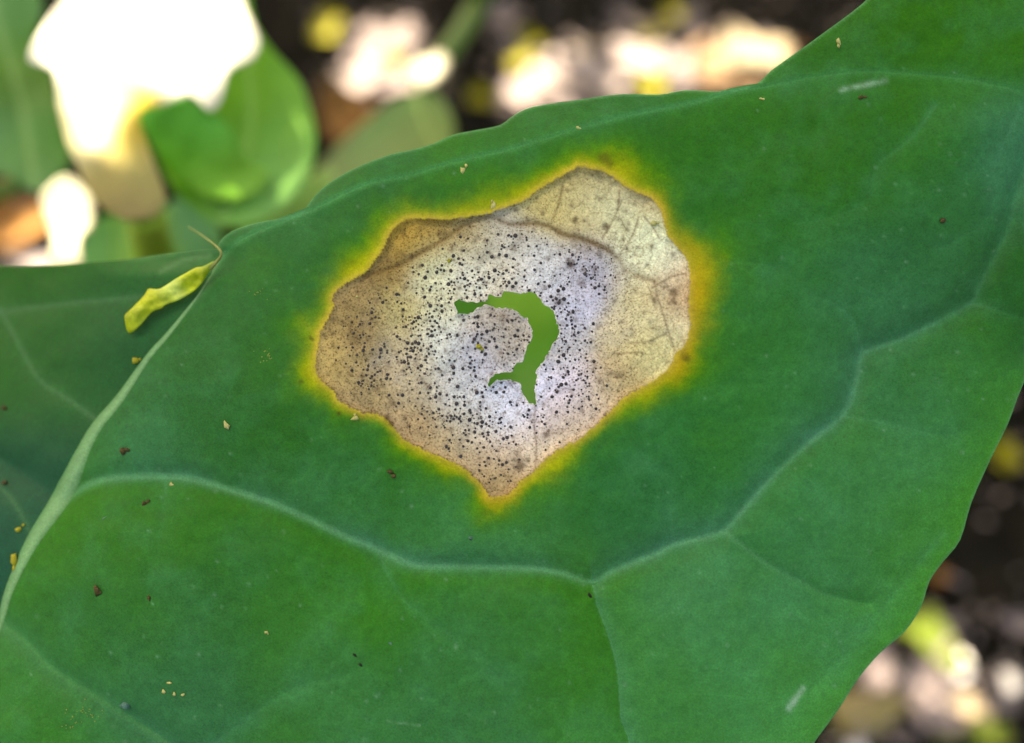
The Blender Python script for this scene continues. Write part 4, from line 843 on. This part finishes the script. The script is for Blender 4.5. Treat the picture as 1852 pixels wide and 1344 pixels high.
LIT = [
 ('dry_leaf', 700, 38, 110, 70, 20, 'pink', 'pinkish sunlit dry leaf topmost in the cluster left of the bent stalk', 'dry leaf', 1.0), ('dry_leaf', 655, 82, 80, 55, -30, 'pink', 'pinkish dry leaf at the left of the sunlit cluster', 'dry leaf', 1.0),
 ('dry_leaf', 662, 132, 90, 60, 10, 'pale', 'pale pink dry leaf lowest left in the sunlit cluster', 'dry leaf', 1.0), ('dry_leaf', 720, 140, 100, 60, -20, 'pink', 'pinkish dry leaf beside the glare patch on the stalk', 'dry leaf', .9),
 ('fallen_petal', 694, 78, 60, 38, 60, 'yellow', 'yellow petal in full sun on the pink dry leaf cluster', 'petal', 1.1),
 ('dry_leaf', 735, 150, 36, 26, 30, 'tan', 'small orange-tan dry leaf just left of the glare patch', 'dry leaf', .6), ('dry_leaf', 650, 205, 170, 100, -35, 'brown', 'brown dry leaf behind the olive drooping leaf', 'dry leaf', 0),
 ('fallen_petal', 590, 45, 70, 48, 50, 'yellow', 'dim yellow petal in shade near the broad green leaf', 'petal', 0), ('fallen_petal', 868, 148, 52, 44, 0, 'yellow', 'dim yellow petal just right of the stalk bend', 'petal', 0),
 ('fallen_petal', 955, 52, 56, 40, 90, 'yellow', 'shaded yellow petal right of the stalk top', 'petal', 0), ('fallen_petal', 940, 92, 50, 30, 60, 'yellow', 'dark yellow petal above the left end of the sunlit strip', 'petal', 0),
 ('dry_leaf', 915, 20, 70, 70, 40, 'pink', 'dim pinkish dry leaf right of the stalk at the top edge', 'dry leaf', 0), ('dry_leaf', 965, 138, 120, 66, 5, 'pale', 'brightest dry leaf at the left end of the sunlit strip', 'dry leaf', 1.0),
 ('dry_leaf', 1025, 108, 110, 70, 35, 'pale', 'pale pink dry leaf in the sunlit strip, second from left', 'dry leaf', .9), ('dry_leaf', 1080, 125, 120, 66, -10, 'pale', 'pinkish dry leaf in the middle of the sunlit strip', 'dry leaf', .9),
 ('dry_leaf', 1150, 98, 110, 66, 15, 'pale', 'very bright dry leaf right of the middle of the sunlit strip', 'dry leaf', 1.0), ('dry_leaf', 1060, 75, 50, 30, 40, 'cream', 'small cream dry leaf on top of the sunlit strip', 'dry leaf', .9),
 ('dry_leaf', 1105, 160, 70, 36, 20, 'cream', 'yellowish dry leaf at the lower edge of the sunlit strip', 'dry leaf', .8), ('dry_leaf', 1035, 172, 90, 40, 10, 'pink', 'pinkish dry leaf touching the spotted leaf margin below the strip', 'dry leaf', .8),
 ('fallen_petal', 1180, 142, 48, 42, 0, 'yellow', 'bright yellow petal at the lower right of the sunlit strip', 'petal', 1.0), ('fallen_petal', 1182, 33, 54, 48, 30, 'yellow', 'yellow petal above the sunlit strip', 'petal', .5),
 ('fallen_petal', 1226, 4, 44, 40, 0, 'yellow', 'yellow petal cut by the top edge', 'petal', .5), ('dry_leaf', 1228, 100, 70, 60, 60, 'pink', 'dim dry leaf between the strip and the curled cream leaf', 'dry leaf', .35),
 ('dry_leaf', 1235, 145, 60, 44, 0, 'pink', 'grey dry leaf below the dim one by the curled cream leaf', 'dry leaf', .4), ('dry_leaf', 1140, 8, 90, 30, -30, 'pink', 'dim pink dry leaf at the top edge over the strip', 'dry leaf', 0), ('dry_leaf', 1245, 22, 60, 40, 60, 'pink', 'dim grey dry leaf beside the topmost petal', 'dry leaf', 0),
 ('dry_leaf', 1290, 105, 120, 70, 60, 'tan', 'tan dry leaf forming the left wing of the curled pair', 'dry leaf', .9), ('dry_leaf', 1362, 90, 130, 90, -50, 'cream', 'bright cream curled dry leaf next to the spotted leaf margin', 'dry leaf', 1.0),
 ('dry_leaf', 1335, 140, 140, 50, 5, 'tan', 'tan dry leaf under the curled pair', 'dry leaf', .7), ('dry_leaf', 1440, 75, 70, 40, 30, 'brown', 'dark brown dry leaf right of the curled cream leaf', 'dry leaf', 0),
 ('dry_leaf', 30, 390, 190, 100, -10, 'brown', 'orange-brown dry leaf at the left edge above the spotted leaf', 'dry leaf', 0), ('dry_leaf', 85, 455, 150, 60, 8, 'pale', 'pinkish white sunlit dry leaf above the left half blade', 'dry leaf', 1.0), ('dry_leaf', 10, 300, 60, 70, 40, 'brown', 'dark brown dry leaf under the dull green leaf', 'dry leaf', 0),
 ('fallen_petal', 1832, 812, 60, 46, 80, 'yellow', 'yellow petal in shade at the right edge', 'petal', 0), ('dry_leaf', 1708, 1035, 36, 26, 30, 'brown', 'small rusty leaf bit touching the right margin', 'dry leaf', 0),
 ('green_leaf_bit', 1690, 1145, 150, 70, -35, 'green', 'yellow-green leaf bit above the white pebble', 'leaf bit', .6), ('green_leaf_bit', 1640, 1210, 50, 50, 20, 'green', 'small dull green leaf bit in the middle of the lower right litter', 'leaf bit', 0),
 ('pebble', 1752, 1194, 54, 50, 0, 'white', 'small white pebble glaring in sun at the lower right', 'pebble', 1.3), ('dry_leaf', 1600, 1205, 90, 50, 65, 'pink', 'pink dry leaf against the lower right margin of the spotted leaf', 'dry leaf', .45),
 ('stone', 1590, 1275, 160, 70, 10, 'stone', 'flat olive brown stone below the pink leaf', 'stone', 0), ('dry_leaf', 1692, 1258, 140, 52, -58, 'pink', 'long pinkish dry leaf right of the olive stone', 'dry leaf', .35), ('dry_leaf', 1712, 1218, 70, 40, -20, 'pink', 'greyish dry leaf under the white pebble', 'dry leaf', 0),
 ('dry_leaf', 1772, 1275, 80, 56, -70, 'cream', 'cream dry leaf right of the long pinkish one', 'dry leaf', .5), ('green_leaf_bit', 1800, 1322, 70, 50, -40, 'green', 'green leaf bit below the cream leaf', 'leaf bit', .4), ('green_leaf_bit', 1738, 1325, 80, 40, 20, 'green', 'olive green leaf bit at the bottom edge', 'leaf bit', 0),
 ('pebble', 1850, 1225, 34, 44, 0, 'white', 'pale pebble half out of the right edge', 'pebble', .5), ('dry_leaf', 1855, 1125, 40, 60, 80, 'pink', 'pale dry leaf cut by the right edge', 'dry leaf', 0), ('pebble', 1530, 1345, 34, 24, 0, 'white', 'grey-white pebble at the bottom beside the leaf margin', 'pebble', 0), ('pebble', 1566, 1346, 34, 24, 0, 'white', 'second pale pebble at the bottom, right of the grey-white one', 'pebble', 0)]
for i, (nm, px, py, lp, wp, an, kd, lab, ct, sn) in enumerate(LIT):
    o = litter(nm, px, py, lp, wp, R(an), kd, lab, ct, sn, i, lift=.002 + .0012 * (i % 4))
    o['group'] = {'dry leaf': DL, 'petal': YP}.get(ct, 'bits on the soil')

# crumbled leaf fragments between the bigger flakes
rs = np.random.RandomState(61); cv, cf, fm = [], [], []; nb = 0
for (x0, x1, y0, y1, n_) in ((605, 775, 5, 190, 110), (905, 1265, 50, 190, 230), (1250, 1425, 40, 170, 70), (1540, 1852, 1090, 1344, 120), (0, 160, 330, 480, 50), (560, 1600, -60, 190, 130), (1500, 1900, 650, 1344, 60)):
    for _ in range(n_):
        g, t = ground_hit(rs.uniform(x0, x1), rs.uniform(y0, y1)); rad = .0011 * math.exp(rs.normal(.25, .45)); k = 6
        th = np.sort(rs.uniform(0, 2 * math.pi, k)); rr_ = rad * rs.uniform(.6, 1.3, k); tx, ty = rs.normal(0, .35, 2)
        v = np.stack([rr_ * np.cos(th) * 1.4, rr_ * np.sin(th), np.zeros(k)], 1); v[:, 2] = tx * v[:, 0] + ty * v[:, 1]
        z = float(ground_z(np.array(g[0]), np.array(g[1]))) + rs.uniform(.001, .0045)
        top = v + (g[0], g[1], z); cv += [top, top - (0, 0, .0003)]
        cf += [tuple(nb + i for i in range(k)), tuple(nb + k + i for i in range(k))[::-1]] + [(nb + i, nb + k + i, nb + k + (i + 1) % k, nb + (i + 1) % k) for i in range(k)]; nb += 2 * k
tag(mesh_obj('leaf_fragments', np.vstack(cv), cf, LM['pink'], smooth=False), 'crumbled pinkish dry leaf fragments strewn between the larger litter', 'litter', None, 'stuff')
SPOTS = [(690, 95, .030), (985, 125, .022), (1060, 118, .034), (1150, 110, .024), (1340, 105, .024)]
for px_, py_, rad in SPOTS: SUNLIT.append((ground_hit(px_, py_)[0], rad))

# ---------------------------------------------------------------- added unseen shrub whose gaps are cut to place the sunflecks
ZC = .52
def to_plane(p): p = np.asarray(p, float); return (p + SUN * ((ZC - p[..., 2]) / SUN[2])[..., None])[..., :2]
cell = .002
def px_poly(poly, df):
    a = rough(np.array(poly, float), 12, 0, 1); return to_plane(P(a[:, 0], a[:, 1], df(a[:, 0], a[:, 1])))
CLEAR = [px_poly([(770, 505), (872, 460), (980, 455), (1085, 510), (1090, 650), (1050, 760), (1000, 810), (890, 770), (830, 690), (790, 600)], und_depth),
         px_poly([(95, 130), (55, 106), (78, 50), (112, 0), (150, -60), (420, -60), (440, 15), (466, 72), (452, 106), (410, 128), (396, 178), (378, 198), (345, 174), (245, 212), (205, 160), (212, 205), (222, 262), (208, 312), (180, 314), (128, 230), (105, 150)], wl_df),
         px_poly([(76, 362), (95, 333), (122, 320), (146, 335), (168, 372), (164, 410), (144, 436), (148, 478), (92, 478), (94, 430)], ws_df), px_poly([(740, 128), (754, 110), (796, 96), (808, 110), (803, 134), (768, 156), (748, 150)], wh_df)]
allp = [to_plane(np.array([P(a, b, d) for a, b, d in ((-140, -120, .09), (2000, -120, .09), (2000, 1500, .09), (-140, 1500, .09), (-150, -100, .18), (700, -100, .2), (-150, 540, .18))])),
        to_plane(np.array([ground_hit(a, b)[0] for a, b in ((-150, -150), (2000, -150), (2000, 1450), (-150, 1450))]))]
allp = np.vstack(allp); lo = allp.min(0) - .06; hi = allp.max(0) + .06
nx_, ny_ = int((hi[0] - lo[0]) / cell) + 1, int((hi[1] - lo[1]) / cell) + 1
PX_, PY_ = np.meshgrid(lo[0] + np.arange(nx_) * cell, lo[1] + np.arange(ny_) * cell, indexing='ij')
clear = np.zeros((nx_, ny_), bool)
for k, poly in enumerate(CLEAR): clear |= (sdf(PX_.ravel(), PY_.ravel(), poly) < (-.0010 if k == 1 else 0)).reshape(nx_, ny_)
for g, r in SUNLIT:
    q = to_plane(g); clear |= np.hypot(PX_ - q[0], PY_ - q[1]) < r
covered = np.zeros((nx_, ny_), bool)
rs = np.random.RandomState(31); leaves = []
def stamp(cx0, cy0, a, b, an):
    R_ = max(a, b) + cell; i0, i1 = max(int((cx0 - R_ - lo[0]) / cell), 0), min(int((cx0 + R_ - lo[0]) / cell) + 2, nx_); j0, j1 = max(int((cy0 - R_ - lo[1]) / cell), 0), min(int((cy0 + R_ - lo[1]) / cell) + 2, ny_)
    dx = PX_[i0:i1, j0:j1] - cx0; dy = PY_[i0:i1, j0:j1] - cy0; ca, sa = math.cos(an), math.sin(an)
    return (slice(i0, i1), slice(j0, j1)), ((dx * ca + dy * sa) / a) ** 2 + ((dy * ca - dx * sa) / b) ** 2 < 1
for a, b, tries in ((.030, .019, 1400), (.018, .011, 2500), (.009, .006, 5000), (.005, .004, 9000)):
    for _ in range(tries):
        free = None
        for _k in range(12):
            i, j = rs.randint(nx_), rs.randint(ny_)
            if not covered[i, j] and not clear[i, j]: free = (i, j); break
        if free is None:
            q = np.argwhere(~covered & ~clear)
            if len(q) == 0: break
            free = q[rs.randint(len(q))]
        for _k in range(3):
            an = rs.rand() * math.pi; cx0 = lo[0] + free[0] * cell + rs.normal(0, a * .35); cy0 = lo[1] + free[1] * cell + rs.normal(0, b * .35)
            sl_, mk = stamp(cx0, cy0, a * 1.06, b * 1.06, an)
            if (mk & clear[sl_]).any(): continue
            s2_, m2_ = stamp(cx0, cy0, a * .93, b * .93, an); covered[s2_] |= m2_; leaves.append((cx0, cy0, a, b, an)); break
print('canopy leaves', len(leaves), 'uncovered', int((~covered & ~clear).sum()), 'of', covered.size)
cv, cf = [], []; th = np.arange(10) / 10 * 2 * math.pi
for i, (cx0, cy0, a, b, an) in enumerate(leaves):
    z = rs.uniform(0, .10); p0 = np.array([cx0, cy0, ZC]) + SUN * (z / SUN[2])
    ex, ey = a * 1.03 * np.cos(th), b * 1.03 * np.sin(th)
    v = np.stack([p0[0] + ex * math.cos(an) - ey * math.sin(an), p0[1] + ex * math.sin(an) + ey * math.cos(an), p0[2] + rs.normal(0, .0008, 10)], 1)
    cv.append(np.vstack([v, p0[None] - (0, 0, .1 * b)])); cf += [(11 * i + k, 11 * i + (k + 1) % 10, 11 * i + 10) for k in range(10)]
ctr = (lo + hi) / 2
blocker = thing('added_sun_blocker', (ctr[0], hi[1] + .1, 0), 'added unseen leafy shrub arching overhead and shading the spotted leaf', 'blocker')
tag(mesh_obj('blocker_crown', np.vstack(cv), np.array(cf), M_BLOCKER_LEAF, blocker), kind='stuff')
tr = catmull([(ctr[0], hi[1] + .1, -.03), (ctr[0] + .01, hi[1] + .08, .3), (ctr[0], hi[1] + .02, .58), (ctr[0] - .02, hi[1] - .1, .65)], 5)
mesh_obj('blocker_trunk', *tube(tr, np.linspace(.02, .006, len(tr)), 10), M_BLOCKER_BARK, blocker)
cpt = np.stack([PX_[clear], PY_[clear]], 1)[::7]
for k in range(60):
    if len([c for c in blocker.children if c.name.startswith('limb')]) >= 6: break
    b0 = tr[8 + k % 6]; e = np.array([rs.uniform(lo[0] + .1, hi[0] - .1), rs.uniform(lo[1] + .1, hi[1]), .63])
    if any(np.hypot(*(cpt - q).T).min() < .013 for q in to_plane(catmull([b0, (b0 + e) / 2 + (0, 0, .03), e], 10))): continue
    mesh_obj('limb', *tube(catmull([b0, (b0 + e) / 2 + (0, 0, .03), e], 4), np.linspace(.007, .002, 9), 7), M_BLOCKER_BARK, blocker)  # limb of the added blocker
